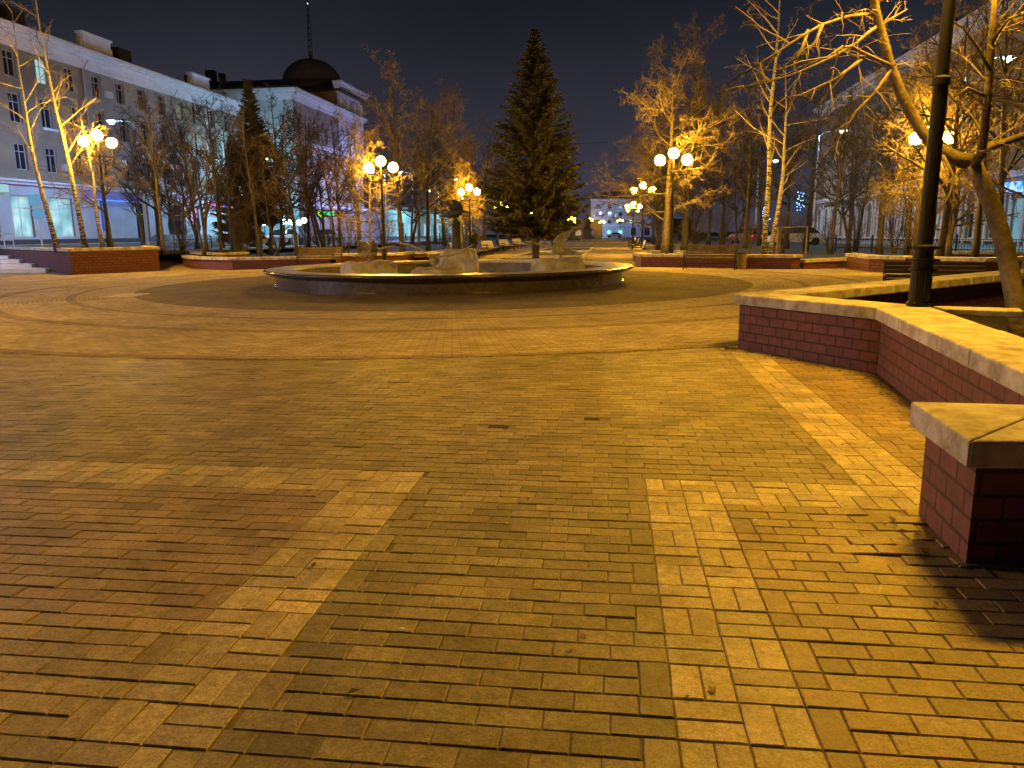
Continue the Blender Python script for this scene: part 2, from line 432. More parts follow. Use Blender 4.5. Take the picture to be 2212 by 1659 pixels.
def stained_neon(name, cols, scale, power):
    m = bpy.data.materials.new(name); m.use_nodes = True
    t = m.node_tree; b = t.nodes['Principled BSDF']; L = t.links
    c = t.nodes.new('ShaderNodeTexCoord')
    n = t.nodes.new('ShaderNodeTexNoise'); n.inputs['Scale'].default_value = scale; n.inputs['Detail'].default_value = 2
    L.new(c.outputs['Object'], n.inputs['Vector'])
    r = t.nodes.new('ShaderNodeValToRGB')
    els = r.color_ramp.elements
    k = len(cols)
    els[0].position = 0.3; els[0].color = (*cols[0], 1); els[1].position = 0.7; els[1].color = (*cols[-1], 1)
    for i in range(1, k - 1):
        e_ = els.new(0.3 + 0.4 * i / (k - 1)); e_.color = (*cols[i], 1)
    L.new(n.outputs['Fac'], r.inputs[0])
    b.inputs['Base Color'].default_value = (0.02, 0.02, 0.03, 1); b.inputs['Roughness'].default_value = 0.2
    L.new(r.outputs[0], b.inputs['Emission Color']); b.inputs['Emission Strength'].default_value = power
    return m
M['stained'] = stained_neon('coloured_display', [(0.01, 0.01, 0.03), (0.05, 0.15, 1.0), (0.5, 0.12, 0.7), (1.0, 0.35, 0.1), (0.1, 0.5, 1.0)], 1.3, 1.5)
M['display'] = stained_neon('lit_display_pane', [(0.05, 0.16, 0.2), (0.22, 0.5, 0.58), (0.55, 0.82, 0.85)], 0.5, 1.15)

# ---------------------------------------------------------------- ground
FC = Vector((-1.85, 24.2, 0))          # fountain centre
RP = 14.85                             # round plaza radius

def sheet(name, poly, z, m):
    mb = MB(); n = len(poly)
    mb.v = [(p[0], p[1], z) for p in poly]; mb.f = [tuple(range(n))]; mb.m = [0]
    o = mb.build(name, m)
    return tag(o, kind='structure')

sheet('ground', [(-700, -300), (700, -300), (700, 900), (-700, 900)], -0.06, M['asphalt'])
M['outer'] = sheet_brick('field_paving', (0.50, 0.41, 0.31), (0.36, 0.30, 0.22), (0.07, 0.06, 0.045), rot=AX)
sheet('plaza_field', [PQ(-34, -12), PQ(15, -12), PQ(15, 48), PQ(-34, 48)], -0.02, M['outer'])

RINGC = sheet_brick('ring_paving', (0.52, 0.43, 0.30), (0.38, 0.31, 0.22), (0.24, 0.195, 0.135), polar=True,
                    rings=[(0, (0.42, 0.40, 0.42)), (9.0, (0.98, 0.98, 0.98)), (10.3, (0.66, 0.63, 0.61)), (10.5, (1, 1, 1)), (12.0, (0.66, 0.63, 0.61)), (12.3, (1.0, 1.0, 0.95)), (14.62, (0.72, 0.68, 0.64))])
mb = MB()
N = 160
for i in range(N):
    a, b_ = 2 * math.pi * i / N, 2 * math.pi * (i + 1) / N
    for r0, r1 in ((5.0, 9.0), (9.0, RP)):
        n = len(mb.v)
        mb.v += [(r0 * math.cos(a), r0 * math.sin(a), 0), (r1 * math.cos(a), r1 * math.sin(a), 0), (r1 * math.cos(b_), r1 * math.sin(b_), 0), (r0 * math.cos(b_), r0 * math.sin(b_), 0)]
        mb.f.append((n, n + 1, n + 2, n + 3)); mb.m.append(0)
o = mb.build('round_paving', RINGC); o.location = FC; tag(o, kind='structure')

# individual paving blocks in the foreground
rnd = random.Random(5)
BW, BH, GAP = 0.2065, 0.1035, 0.0042
bv, bf, bc = [], [], []

def shade(c, k):
    return tuple(max(0.0, x * k) for x in c)

def block(p0, p1, q0, q1, col, dz=0.0, rot=0.0, tilt=True):
    g = GAP / 2
    p0 += g; p1 -= g; q0 += g; q1 -= g
    if p1 - p0 < 0.02 or q1 - q0 < 0.02: return
    cp, cq = (p0 + p1) / 2, (q0 + q1) / 2
    w_ = PQ(cp, cq)
    if (w_ - FC).length < RP + 0.04: return
    if w_.y < 1.0 or abs(w_.x) > 2.6 + w_.y * 0.78: return
    c = shade(col, rnd.uniform(0.76, 1.2) * (rnd.uniform(0.68, 0.85) if rnd.random() < 0.05 else 1.18 if rnd.random() < 0.04 else 1))
    c = (c[0] * rnd.uniform(0.97, 1.03), c[1], c[2] * rnd.uniform(0.93, 1.07))
    z = -0.003 + rnd.gauss(0, 0.0012) + dz
    tx, ty = (rnd.gauss(0, 0.006), rnd.gauss(0, 0.011)) if tilt else (0, 0)
    rr = rot + rnd.gauss(0, 0.006)
    cs, sn = math.cos(rr), math.sin(rr)
    base = len(bv)
    be = 0.0045
    for (ins, zz) in ((0, -0.016), (0, -0.0035), (be, 0.0)):
        for sx_, sy_ in ((-1, -1), (1, -1), (1, 1), (-1, 1)):
            a = sx_ * ((p1 - p0) / 2 - ins); b_ = sy_ * ((q1 - q0) / 2 - ins)
            a, b_ = a * cs - b_ * sn, a * sn + b_ * cs
            W = PQ(cp + a, cq + b_, z + zz + a * tx + b_ * ty)
            bv.append((W.x, W.y, W.z))
    for l_ in (0, 4):
        for k in range(4):
            j = (k + 1) % 4
            bf.append((base + l_ + k, base + l_ + j, base + l_ + 4 + j, base + l_ + 4 + k))
    bf.append((base + 8, base + 9, base + 10, base + 11))
    bc.extend([(*c, 1.0)] * 9)

C_RED = (0.345, 0.25, 0.185); C_GREY = (0.29, 0.245, 0.165); C_BAND = (0.53, 0.44, 0.29); C_ORANGE = (0.34, 0.245, 0.135)
C_YEL = (0.40, 0.315, 0.165); C_MID = (0.285, 0.235, 0.15)
holes = [G(1075, 920), G(1108, 936), G(1273, 903), G(1004, 932)]
Q0, NQ = 1.0, 82                      # rows start here
QTOP = 4.63
# vertical bands (p ranges), each two basket-weave cells wide
bandsV = [(-1.60, -1.18, 0.85, QTOP), (0.215, 0.635, 0.85, QTOP), (1.475, 1.895, QTOP - 0.42, 9.88)]
bandsH = [(-9.58, -1.60, QTOP - 0.42, QTOP), (0.635, 1.475, QTOP - 0.42, QTOP), (1.895, 2.315, QTOP - 0.42, QTOP)]

def basket(p0, p1, q0, q1, col, jit=0):
    cell = 0.21
    nq = int(round((q1 - q0) / cell)); npp = int(round((p1 - p0) / cell))
    for j in range(nq):
        for i in range(npp):
            a = p0 + i * cell; b_ = q1 - (j + 1) * cell
            if (i + j + jit) % 2:
                block(a, a + cell, b_, b_ + cell / 2, col); block(a, a + cell, b_ + cell / 2, b_ + cell, col)
            else:
                block(a, a + cell / 2, b_, b_ + cell, col); block(a + cell / 2, a + cell, b_, b_ + cell, col)
for p0, p1, q0, q1 in bandsV + bandsH: basket(p0, p1, q0, q1, C_BAND)

def field_colour(p, q):
    if q > QTOP:
        if p > 1.895: return C_ORANGE
        return C_MID
    if p < -1.6:
        if q < 2.6 and p < -1.6 and p > -3.2 - 0.3 * (q < 2.0):
            return C_YEL
        return C_RED
    if p < 0.215: return C_GREY
    return C_ORANGE

for j in range(NQ * 2):
    q0 = 0.85 + j * 0.105
    q1 = q0 + 0.105
    qc = (q0 + q1) / 2
    if qc > 10.6: break
    # free intervals along p after removing the bands
    iv = [(-10.0, 9.0)]
    for a, b_, c_, d_ in bandsV + bandsH:
        if c_ < qc < d_:
            nv = []
            for x0, x1 in iv:
                if b_ <= x0 or a >= x1: nv.append((x0, x1)); continue
                if a > x0: nv.append((x0, a))
                if b_ < x1: nv.append((b_, x1))
            iv = nv
    for x0, x1 in iv:
        s0, s1 = x0, x1
        pair = (j // 2) % 2
        if x0 > -9.9 and not pair:
            if j % 2 == 0: block(x0, x0 + 0.105, q0, q0 + 0.21, field_colour(x0 + 0.05, qc))
            s0 = x0 + 0.105
        if x1 < 8.9 and pair:
            if j % 2 == 0: block(x1 - 0.105, x1, q0, q0 + 0.21, field_colour(x1 - 0.05, qc))
            s1 = x1 - 0.105
        off = (0.105 if j % 2 else 0.0) + 0.012 * math.sin(j * 1.7)
        k = math.floor((s0 - off) / 0.21)
        while True:
            a = off + k * 0.21; b_ = a + 0.21; k += 1
            if a >= s1: break
            a2, b2 = max(a, s0), min(b_, s1)
            if b2 - a2 < 0.03: continue
            cp = PQ((a2 + b2) / 2, qc)
            hole = False
            for h in holes:
                if (cp - h).length < 0.075: hole = True
            dz = -0.045 if hole else 0.0
            rot = 0.0
            d = (cp - G(1950, 1150)).length
            if d < 0.42: rot = rnd.uniform(-0.12, 0.16); dz = rnd.uniform(-0.004, 0.012)
            if hole: continue
            block(a2, b2, q0, q1, field_colour((a2 + b2) / 2, qc), dz, rot)
me = bpy.data.meshes.new('paving_blocks')
me.from_pydata(bv, [], bf)
ca = me.color_attributes.new('Col', 'FLOAT_COLOR', 'CORNER')
flat = []
for c in bc: flat.extend(list(c) * 4)
ca.data.foreach_set('color', flat)
me.materials.append(M['paver'])
o = bpy.data.objects.new('plaza_paving', me); COL.objects.link(o); tag(o, kind='structure')
# sand bed under the blocks, cut along the round plaza
poly = []
poly.append((-13.5, 0.9)); poly.append((13.5, 0.9))
poly.append((13.5, 14.0)); 
for i in range(41):
    a = math.radians(-35 - i * 110 / 40)
    poly.append((FC.x + (RP + 0.0) * math.cos(a), FC.y + (RP + 0.0) * math.sin(a)))
poly.append((-13.5, 14.0))
sheet('sand_bed', poly, -0.0080, M['sand'])

# ---------------------------------------------------------------- planter walls
def offset_path(path, d):
    """offset to the left of the walking direction, mitred"""
    out = []
    n = len(path)
    for i in range(n):
        p = Vector(path[i][:2]) if not isinstance(path[i], Vector) else Vector((path[i].x, path[i].y))
        def dr(a, b_):
            v = Vector((path[b_][0] - path[a][0], path[b_][1] - path[a][1])); v.normalize(); return v
        if i == 0: t0 = t1 = dr(0, 1)
        elif i == n - 1: t0 = t1 = dr(n - 2, n - 1)
        else: t0, t1 = dr(i - 1, i), dr(i, i + 1)
        n0 = Vector((-t0.y, t0.x)); n1 = Vector((-t1.y, t1.x))
        m_ = n0 + n1
        if m_.length < 0.2: m_ = n0.copy()
        m_.normalize()
        k = d / max(0.35, m_.dot(n0))
        out.append(p + m_ * k)
    return out

def planter_wall(path, z0, z1, label, width=0.42, capw=0.55, capt=0.13, over=0.07, group='low brick planter walls', bname='planter_wall', slab=0.95):
    """path runs along the OUTER face; the wall body lies to the left of it"""
    t = thing(bname, (path[0][0], path[0][1], 0), label, 'wall', group)
    ox, oy = path[0][0], path[0][1]
    path = [Vector((p[0] - ox, p[1] - oy)) for p in path]
    outer = path; inner = offset_path(path, width)
    mb = MB(); uvs = []
    run = 0.0
    zc = z1 - capt
    for i in range(len(path) - 1):
        L_ = (outer[i + 1] - outer[i]).length
        a, b_ = outer[i], outer[i + 1]
        mb.quad((a.x, a.y, z0), (b_.x, b_.y, z0), (b_.x, b_.y, zc), (a.x, a.y, zc)); uvs += [(run, 0), (run + L_, 0), (run + L_, zc - z0), (run, zc - z0)]
        c, d = inner[i + 1], inner[i]
        L2 = (c - d).length
        mb.quad((c.x, c.y, z0), (d.x, d.y, z0), (d.x, d.y, zc), (c.x, c.y, zc)); uvs += [(run, 0), (run + L2, 0), (run + L2, zc - z0), (run, zc - z0)]
        run += L_
    for (a, b_) in ((inner[0], outer[0]), (outer[-1], inner[-1])):
        W = (a - b_).length
        mb.quad((a.x, a.y, z0), (b_.x, b_.y, z0), (b_.x, b_.y, zc), (a.x, a.y, zc)); uvs += [(0, 0), (W, 0), (W, zc - z0), (0, zc - z0)]
    br = mb.build('brick_base', M['redbrick'], t)
    ul = br.data.uv_layers.new(name='UVMap')
    ul.data.foreach_set('uv', [x for p in uvs for x in p])
    # cap slabs
    ext = [p.copy() for p in path]
    d0 = (ext[0] - ext[1]).normalized(); d1 = (ext[-1] - ext[-2]).normalized()
    ext[0] += d0 * over; ext[-1] += d1 * over
    co = offset_path(ext, -over); ci = offset_path(ext, capw - over)
    mb = MB()
    rr = random.Random(len(label))
    for i in range(len(ext) - 1):
        L_ = (co[i + 1] - co[i]).length
        k = max(1, int(round(L_ / slab)))
        for s in range(k):
            a0, a1 = s / k, (s + 1) / k
            g = 0.004 / L_
            h0 = a0 + (g if s else g * 0.5); h1 = a1 - (g if s < k - 1 else g * 0.5)
            q = [co[i].lerp(co[i + 1], h0), co[i].lerp(co[i + 1], h1), ci[i].lerp(ci[i + 1], h1), ci[i].lerp(ci[i + 1], h0)]
            dz = rr.gauss(0, 0.002)
            mb.prism([(p.x, p.y) for p in q], zc, z1 + dz)
    mb.build('cap', M['cap'], t, bevel=0.014)
    return t

planter_wall([(2.93, 4.2), (3.87, 8.01), (2.95, 9.92), (9.4, 14.75), (13.5, 17.0)][::-1], -0.01, 0.70,
             'red brick planter wall with worn concrete cap that turns a sharp corner at the right', width=0.36, capw=0.56)
# the stub slab on the inner side of the lamp
mb = MB(); mb.prism([(4.45, 7.9), (5.05, 7.55), (5.2, 7.85), (4.5, 8.2)], 0.62, 0.692)
o = mb.build('stone_slab', M['cap'], bevel=0.012); tag(o, 'short concrete slab jutting inward beside the foot of the nearest lamp post', 'slab')
# near pier
pp = [(2.16, 3.78), (2.05, 3.22), (3.6, 3.12)]
planter_wall([(2.17, 3.90), (2.05, 3.26), (4.2, 3.16)], -0.01, 0.60, 'nearest brick pier end with thick chipped concrete cap at the right edge', width=0.52, capw=0.62, capt=0.125, over=0.07, bname='brick_pier', slab=0.9)

# left walls
planter_wall([(-30.5, 45.5), (-18.2, 32.2), (-15.85, 35.1), (-19.1, 41.5)], -0.02, 1.06, 'tall brick planter wall with a sharp corner below the birches, far left')
planter_wall([(-17.6, 43.0), (-14.6, 39.2), (-14.0, 41.5)], -0.02, 0.66, 'small brick planter wall set back behind the gap right of the tall left wall')
planter_wall([(-16.9, 40.2), (-15.3, 37.2), (-12.5, 34.9), (-8.3, 35.7)], -0.02, 0.55, 'low brick planter wall with pointed corner left of the green bench')
planter_wall([(-8.3, 37.0), (-5.2, 37.6), (-4.9, 39.5)], -0.02, 0.62, 'low brick planter wall seen over the fountain rim right of the green bench')
planter_wall([(-5.0, 40.0), (-2.6, 39.6), (-2.3, 42.0)], -0.02, 0.60, 'short stepped planter wall behind the boulder of the fountain')
# right walls
planter_wall([(5.75, 36.0), (5.6, 33.4), (10.9, 30.15), (11.3, 30.35)], -0.02, 0.56, 'long low brick planter wall running behind the wooden bench and bin')
planter_wall([(6.6, 42.0), (6.4, 40.2), (9.6, 38.0)], -0.02, 0.55, 'rounded pale planter wall cap just behind the bench wall, by the path')
planter_wall([(11.5, 30.45), (15.3, 32.9)], -0.02, 0.36, 'lower pinkish planter wall sloping away right of the bench wall', capw=0.5)
w3a, w3b, w3c = G(1875, 585), G(2087, 592), G(2240, 585)
planter_wall([(w3a.x + 0.5, w3a.y + 3), (w3a.x, w3a.y), (w3b.x, w3b.y - 1.0), (21.5, 27.5)], -0.02, 0.56, 'brick planter wall behind the black bench at the right')
planter_wall([(17.5, 33.0), (24, 31.0)], -0.02, 0.55, 'farthest pale planter wall cap at the right before the street')

# planted earth behind the walls
def earth(name, poly, z):
    sheet(name, poly, z, M['soil'])
earth('soil_bed_right_near', [(3.35, 9.95), (4.2, 8.1), (3.4, 4.2), (9, 4.0), (22, 10), (13.4, 16.6)], 0.12)
earth('soil_bed_left_tall', [(-30, 46), (-18.2, 32.9), (-16.2, 35.3), (-18.0, 41), (-20, 50)], 0.90)
earth('soil_bed_left', [(-18, 44), (-15.1, 37.7), (-12.5, 35.4), (-3, 39.6), (-1, 60), (2, 110), (-16, 110), (-19, 60)], 0.34)
earth('soil_bed_right', [(6.0, 33.7), (11, 30.6), (15.4, 33.2), (19, 34), (26, 46), (32, 110), (17, 110), (8.3, 45)], 0.32)
earth('soil_bed_right_far', [(w3a.x + .4, w3a.y + .4), (w3b.x, w3b.y - .6), (22, 27.8), (30, 40), (20, 40), (15.5, 33)], 0.33)

# side streets, higher than the plaza on the left
sheet('left_street', [(-80, 41.6), (-19.4, 41.6), PQ(-21, 60), PQ(-20, 150), PQ(-60, 150)], 0.62, M['asphalt'])
def kerbed(name, poly, z, m, h):
    mb = MB(); mb.prism([(p.x, p.y) for p in poly], z, z + h); tag(mb.build(name, m), kind='structure')
kerbed('left_pavement', [PQ(-42, -10), PQ(-36, -10), PQ(-36, 150), PQ(-42, 150)], 0.5, M['pavement'], 0.55)
kerbed('left_garden_path', [PQ(-27, 36), PQ(-25.4, 36), PQ(-19.5, 90), PQ(-21.5, 90)], 0.5, M['pavement'], 0.2)
sheet('right_street', [PQ(13, 20), PQ(60, 20), PQ(60, 150), PQ(13, 150)], 0.30, M['asphalt'])
kerbed('right_pavement', [PQ(17.5, 15), PQ(24, 15), PQ(24, 150), PQ(17.5, 150)], 0.2, M['pavement'], 0.26)
# steps at far left
mb = MB()
for k in range(4):
    y0 = 34.4 + k * 1.9
    x1 = -20.6 - k * 1.75
    mb.bx(-60, x1, y0, 43, k * 0.15 - 0.02, (k + 1) * 0.15)
tag(mb.build('stone_steps', M['palestone'], bevel=0.01), 'broad pale stone steps at the left edge beside the tall planter wall', 'steps')

# allee: central beds, kerbs, far square
def bed(q0, q1, pa, pb, z, h, name, label):
    mb = MB()
    P_ = [PQ(pa, q0), PQ(pb, q0), PQ(pb, q1), PQ(pa, q1)]
    for i in range(4):
        a, b_ = P_[i], P_[(i + 1) % 4]
        d = (b_ - a); L_ = d.length; an = math.atan2(d.y, d.x)
        c = (a + b_) / 2
        mb.box((c.x, c.y, z + h / 2), (L_ + (0.13 if i % 2 == 0 else -0.13), 0.13, h), rz=an)
    t = thing(name, (0, 0, 0), label, 'flower bed', 'empty flower beds along the promenade')
    mb.build('kerb', M['cap'], t)
    m2 = MB(); m2.quad(*[(p.x, p.y, z + h * 0.55) for p in P_]); m2.build('earth', M['soil'], t)
bed(36, 44, -6.3, -1.6, 0, 0.13, 'flower_bed', 'dark kerbed bed round the foot of the big spruce')
bed(47, 57, -6.0, -1.9, 0, 0.13, 'flower_bed', 'dark kerbed bed behind the spruce, second along the promenade')
bed(60, 72, -6.0, -1.9, 0, 0.13, 'flower_bed', 'farthest dark kerbed bed before the monument steps')
M['path'] = sheet_brick('promenade_paving', (0.40, 0.33, 0.23), (0.32, 0.26, 0.19), (0.08, 0.07, 0.05), rot=AX)
sheet('promenade', [PQ(-11.5, 36), PQ(2.4, 36), PQ(2.4, 88), PQ(-11.5, 88)], -0.012, M['path'])
mb = MB(); mb.bx(-12, 5, 0, 1.0, -0.02, 0.16); mb.bx(-12, 5, 1.0, 26, -0.02, 0.32)
o = mb.build('monument_terrace', M['pavement']); o.location = PQ(0, 88); o.rotation_euler.z = -AX; tag(o, kind='structure')

# ---------------------------------------------------------------- fountain
ft = thing('fountain', FC, 'large round fountain basin with polished dark granite rim in the middle of the plaza', 'fountain')
mb = MB(); mb.lathe([(5.32, -0.02), (5.32, 0.06), (5.27, 0.065), (5.27, 0.34), (5.31, 0.345)], 128)
mb.build('basin_wall', M['granite'], ft, smooth=False)
mb = MB(); mb.lathe([(5.31, 0.345), (5.40, 0.36), (5.52, 0.40), (5.60, 0.445), (5.62, 0.47), (5.60, 0.495), (5.54, 0.508)], 128)
mb.build('rim_moulding', M['granite'], ft, smooth=True)
mb = MB(); mb.lathe([(5.54, 0.508), (5.52, 0.512), (4.80, 0.515), (4.75, 0.505), (4.74, 0.43), (4.84, 0.42)], 128)
mb.build('rim', M['granite_top'], ft, smooth=False)
mb = MB(); mb.lathe([(4.84, 0.43), (4.86, -0.2), (0.01, -0.2)], 96)
# keep the floor just above the paving
for i, v in enumerate(mb.v): mb.v[i] = (v[0], v[1], max(v[2], 0.012))
mb.build('basin_floor', M['granite_in'], ft)
mb = MB(); mb.box((0.98, 4.80, 0.26), (0.2, 0.06, 0.16)); mb.build('inlet_box', M['iron'], ft)

def rock(name, loc, size, seed, label, flat=0.75, blocky=0.0, group='rocks inside the fountain'):
    bm = bmesh.new(); bmesh.ops.create_icosphere(bm, subdivisions=4, radius=1)
    for v in bm.verts:
        c = v.co
        k = 1 + 0.22 * noise.noise(c * 1.3 + Vector((seed, 0, 0))) + 0.07 * noise.noise(c * 4 + Vector((0, seed, 0))) + 0.025 * noise.noise(c * 11)
        e = 0.5 if blocky else 0.8
        x = math.copysign(abs(c.x) ** e, c.x); y = math.copysign(abs(c.y) ** e, c.y)
        z = min(c.z * 1.25, flat) * k
        v.co = Vector((x * k * size[0], y * k * size[1], max(z, -0.15) * size[2]))
    me_ = bpy.data.meshes.new(name); bm.to_mesh(me_); bm.free(); me_.materials.append(M['rock'])
    for p in me_.polygons: p.use_smooth = False
    ob = bpy.data.objects.new(name, me_); COL.objects.link(ob); ob.location = loc
    return tag(ob, label, 'rock', group)

def bird(name, loc, rz, label, s=1.0, neck=None, wings=None, pitch=0.0, m='bronze'):
    """body with neck and tail lofted in one piece, two swept wings"""
    t = thing(name, loc, label, 'bird sculpture', 'metal birds of the fountain', rz=rz)
    mb = MB()
    neck = neck or [(0.0, 0, 0.34), (0.28, 0, 0.40), (0.55, 0, 0.46), (0.82, 0, 0.50), (0.9, 0, 0.5), (1.05, 0, 0.49)]
    body = [(-0.62, 0, 0.20), (-0.45, 0, 0.22), (-0.2, 0, 0.25), (0.0, 0, 0.28), (0.16, 0, 0.33)]
    rb = [0.03, 0.07, 0.135, 0.15, 0.11]
    pts = [Vector(p) * s for p in body + neck[1:]]
    rn = [0.055, 0.038, 0.034, 0.046, 0.008][:len(neck) - 1]
    while len(rn) < len(neck) - 1: rn.insert(1, 0.036)
    mb.tube(pts, [r * s for r in rb + rn], 12)
    mb.build('body', M[m], t, smooth=True)
    wings = wings or [((-1, 0.95, 0.42), (1, 0.95, 0.42))]
    for sy, (tipy, tipz, back) in zip((1, -1), wings):
        mb = MB(); n = 9; ch = 6
        top = []; bot = []
        for i in range(n):
            f = i / (n - 1)
            y = sy * (0.08 + tipy * f); z = 0.32 + tipz * (f ** 0.8) - 0.12 * math.sin(f * math.pi) * (1 if tipz < 0.4 else -0.5)
            cw = 0.36 * (1 - 0.72 * f) * (1 + 0.25 * math.sin(f * math.pi))
            xc = 0.06 - back * f * f
            for j in range(ch):
                g = j / (ch - 1)
                x = xc + cw * 0.45 - cw * g - (0.05 * (i % 2) * g)
                cam_ = 0.035 * math.sin(math.pi * g) * (1 - 0.6 * f)
                th = 0.012 + 0.02 * (1 - f) * (1 - g)
                top.append(Vector((x, y, z + cam_ + th)) * s); bot.append(Vector((x, y, z + cam_ - 0.008)) * s)
        b0 = len(mb.v); mb.v += [tuple(p) for p in top] + [tuple(p) for p in bot]
        K = n * ch
        for i in range(n - 1):
            for j in range(ch - 1):
                a = b0 + i * ch + j
                mb.f.append((a, a + 1, a + ch + 1, a + ch)); mb.f.append((a + K, a + K + ch, a + K + ch + 1, a + K + 1))
                mb.m += [0, 0]
        for i in range(n - 1):
            for j in (0, ch - 1):
                a = b0 + i * ch + j; mb.f.append((a, a + ch, a + K + ch, a + K)); mb.m.append(0)
        for j in range(ch - 1):
            a = b0 + (n - 1) * ch + j; mb.f.append((a, a + 1, a + K + 1, a + K)); mb.m.append(0)
        mb.build('wing', M[m], t, smooth=True)
    mb = MB(); mb.tube([Vector((-0.02, 0, -0.02)) * s, Vector((-0.04, 0, 0.12)) * s, Vector((-0.02, 0, 0.24)) * s], [0.10 * s, 0.05 * s, 0.08 * s], 10)
    mb.build('support', M[m], t, smooth=True)
    return t

def onfloor(u, Y): 
    p = atY(u, 560, Y); return Vector((p.x, Y, 0.012))
r1 = rock('rock', onfloor(800, 22.6), (0.88, 0.7, 0.92), 3.1, 'pale flat topped rock at the left inside the fountain')
r2 = rock('rock', onfloor(938, 20.9), (0.82, 0.6, 0.74), 7.7, 'low rock near the front rim of the fountain')
r3 = rock('boulder', onfloor(990, 24.6), (0.66, 0.6, 1.06), 14.1, 'tallest squarish boulder in the middle of the fountain', flat=0.95, blocky=1)
r4 = rock('rock', onfloor(1205, 24.0), (0.95, 0.8, 0.90), 5.2, 'low pale rock at the right inside the fountain')
bird('bird_sculpture', onfloor(800, 22.6) + Vector((0, 0, 0.70)), math.radians(35), 'metal bird with raised wings on the left rock of the fountain', 0.86, wings=[(0.72, 0.42, 0.3), (0.72, 0.38, 0.3)])
bird('bird_sculpture', onfloor(938, 20.9) + Vector((0, 0, 0.53)), math.radians(-92), 'metal bird facing the camera with long drooping wings on the front rock', 0.98, neck=[(0, 0, .3), (0.16, 0, 0.30), (0.26, 0, 0.24), (0.36, 0, 0.16)], wings=[(1.0, 0.36, 0.12), (0.85, 0.40, 0.12)])
bird('bird_sculpture', onfloor(1208, 24.0) + Vector((0, 0, 0.68)), math.radians(188), 'landing metal bird with long outstretched neck on the right rock', 0.92, neck=[(0, 0, .3), (0.3, 0, 0.40), (0.58, 0, 0.47), (0.86, 0, 0.55), (1.0, 0, 0.58), (1.14, 0, 0.58)], wings=[(0.28, 0.62, 0.42), (0.45, 0.55, 0.5)])
# central pillar with the dark bird
pc = onfloor(988, 24.9)
mb = MB()
for i in range(7):
    a = i * 0.9
    mb.tube([Vector((0.13 * math.cos(a), 0.10 * math.sin(a), 0.6)), Vector((0.11 * math.cos(a + .2), 0.09 * math.sin(a + .2), 1.1)), Vector((0.08 * math.cos(a + .5), 0.07 * math.sin(a + .5), 1.85))], [0.09, 0.07, 0.055], 7)
o = mb.build('stone_pillar', M['darkbronze'], smooth=True); o.location = pc; tag(o, 'fluted stone pillar rising from the boulder in the fountain', 'pillar')
bird('bird_sculpture', pc + Vector((0, 0, 1.85)), math.radians(-20), 'dark bird with heavy folded wings on top of the central pillar', 0.95, neck=[(0, 0, .3), (0.22, 0, 0.33), (0.42, 0, 0.29), (0.56, 0, 0.26)], wings=[(0.12, 0.40, 0.30), (0.14, 0.34, 0.25)], m='darkbronze')

# ---------------------------------------------------------------- lamps
def uvsphere(mb, c, r, n=14, k=9):
    mb.lathe([(max(1e-4, r * math.sin(math.pi * i / k)), -r * math.cos(math.pi * i / k)) for i in range(k + 1)], n, c)

def lamp_proto(loc, label, rz=0.0, big=False, H=4.2, box=False, camera_box=False):
    t = thing('street_lamp', loc, label, 'street lamp', 'three globe lamps round the plaza and promenade', rz=rz)
    z1 = H - 0.60
    mb = MB()
    mb.lathe([(0.115, 0), (0.115, 0.03), (0.10, 0.05), (0.10, 0.36), (0.125, 0.365), (0.125, 0.39), (0.10, 0.395), (0.10, 0.46), (0.125, 0.465), (0.125, 0.49), (0.10, 0.495), (0.095, 0.58), (0.115, 0.59), (0.115, 0.62), (0.075, 0.64)], 20)
    for zz in (.378, .478, .605):
        for k_ in range(4):
            a_ = k_ * math.pi / 2 + .5; mb.box((.138 * math.cos(a_), .138 * math.sin(a_), zz), (.05, .035, .028), rz=a_)
    mb.box((0, -.098, .2), (.09, .012, .2))
    mb.build('base', M['iron'], t)
    mb = MB(); mb.lathe([(0.078, 0.60), (0.070, 2.2), (0.088, 2.21), (0.088, 2.27), (0.062, 2.29), (0.05, z1), (0.05, z1 + 0.05)], 16)
    mb.build('pole', M['iron'], t, smooth=False)
    mb = MB()
    mb.box((0, 0, z1), (1.16, 0.05, 0.045)); mb.box((0, 0, z1 + 0.03), (0.12, 0.12, 0.14))
    mb.tube([Vector((-0.5, 0, z1 - .1)), Vector((-0.25, 0, z1 - 0.17)), Vector((0, 0, z1 - 0.36))], 0.016, 6)
    mb.tube([Vector((0.5, 0, z1 - .1)), Vector((0.25, 0, z1 - 0.17)), Vector((0, 0, z1 - 0.36))], 0.016, 6)
    for x, zt in ((-0.56, H - 0.2), (0, H + 0.08), (0.56, H - 0.2)):
        mb.tube([Vector((x, 0, z1 - (0.12 if x else 0))), Vector((x, 0, zt))], 0.022, 8)
        mb.lathe([(0.03, zt - 0.06), (0.09, zt - 0.03), (0.10, zt)], 12, (x, 0, 0))
    mb.build('crossbar', M['iron'], t)
    for x, zc in ((-0.56, H), (0, H + 0.28), (0.56, H)):
        g = MB(); uvsphere(g, (0, 0, 0), 0.215); go = g.build('globe', M['globe'], t, smooth=True); go.location = (x, 0, zc)
    if camera_box:
        mb = MB(); mb.box((-0.14, -0.05, H - 1.25), (0.16, 0.2, 0.24)); mb.lathe([(0.0001, 0), (0.05, 0.02), (0.07, 0.08)], 12, (-0.14, -0.1, H - 1.48))
        mb.build('camera', M['box'], t)
    if box:
        mb = MB(); mb.box((-0.06, -0.16, 2.9), (0.34, 0.2, 0.62)); mb.box((-0.06, -0.275, 2.95), (0.30, 0.02, 0.03)); mb.build('cabinet', M['box'], t, bevel=0.01)
    return t

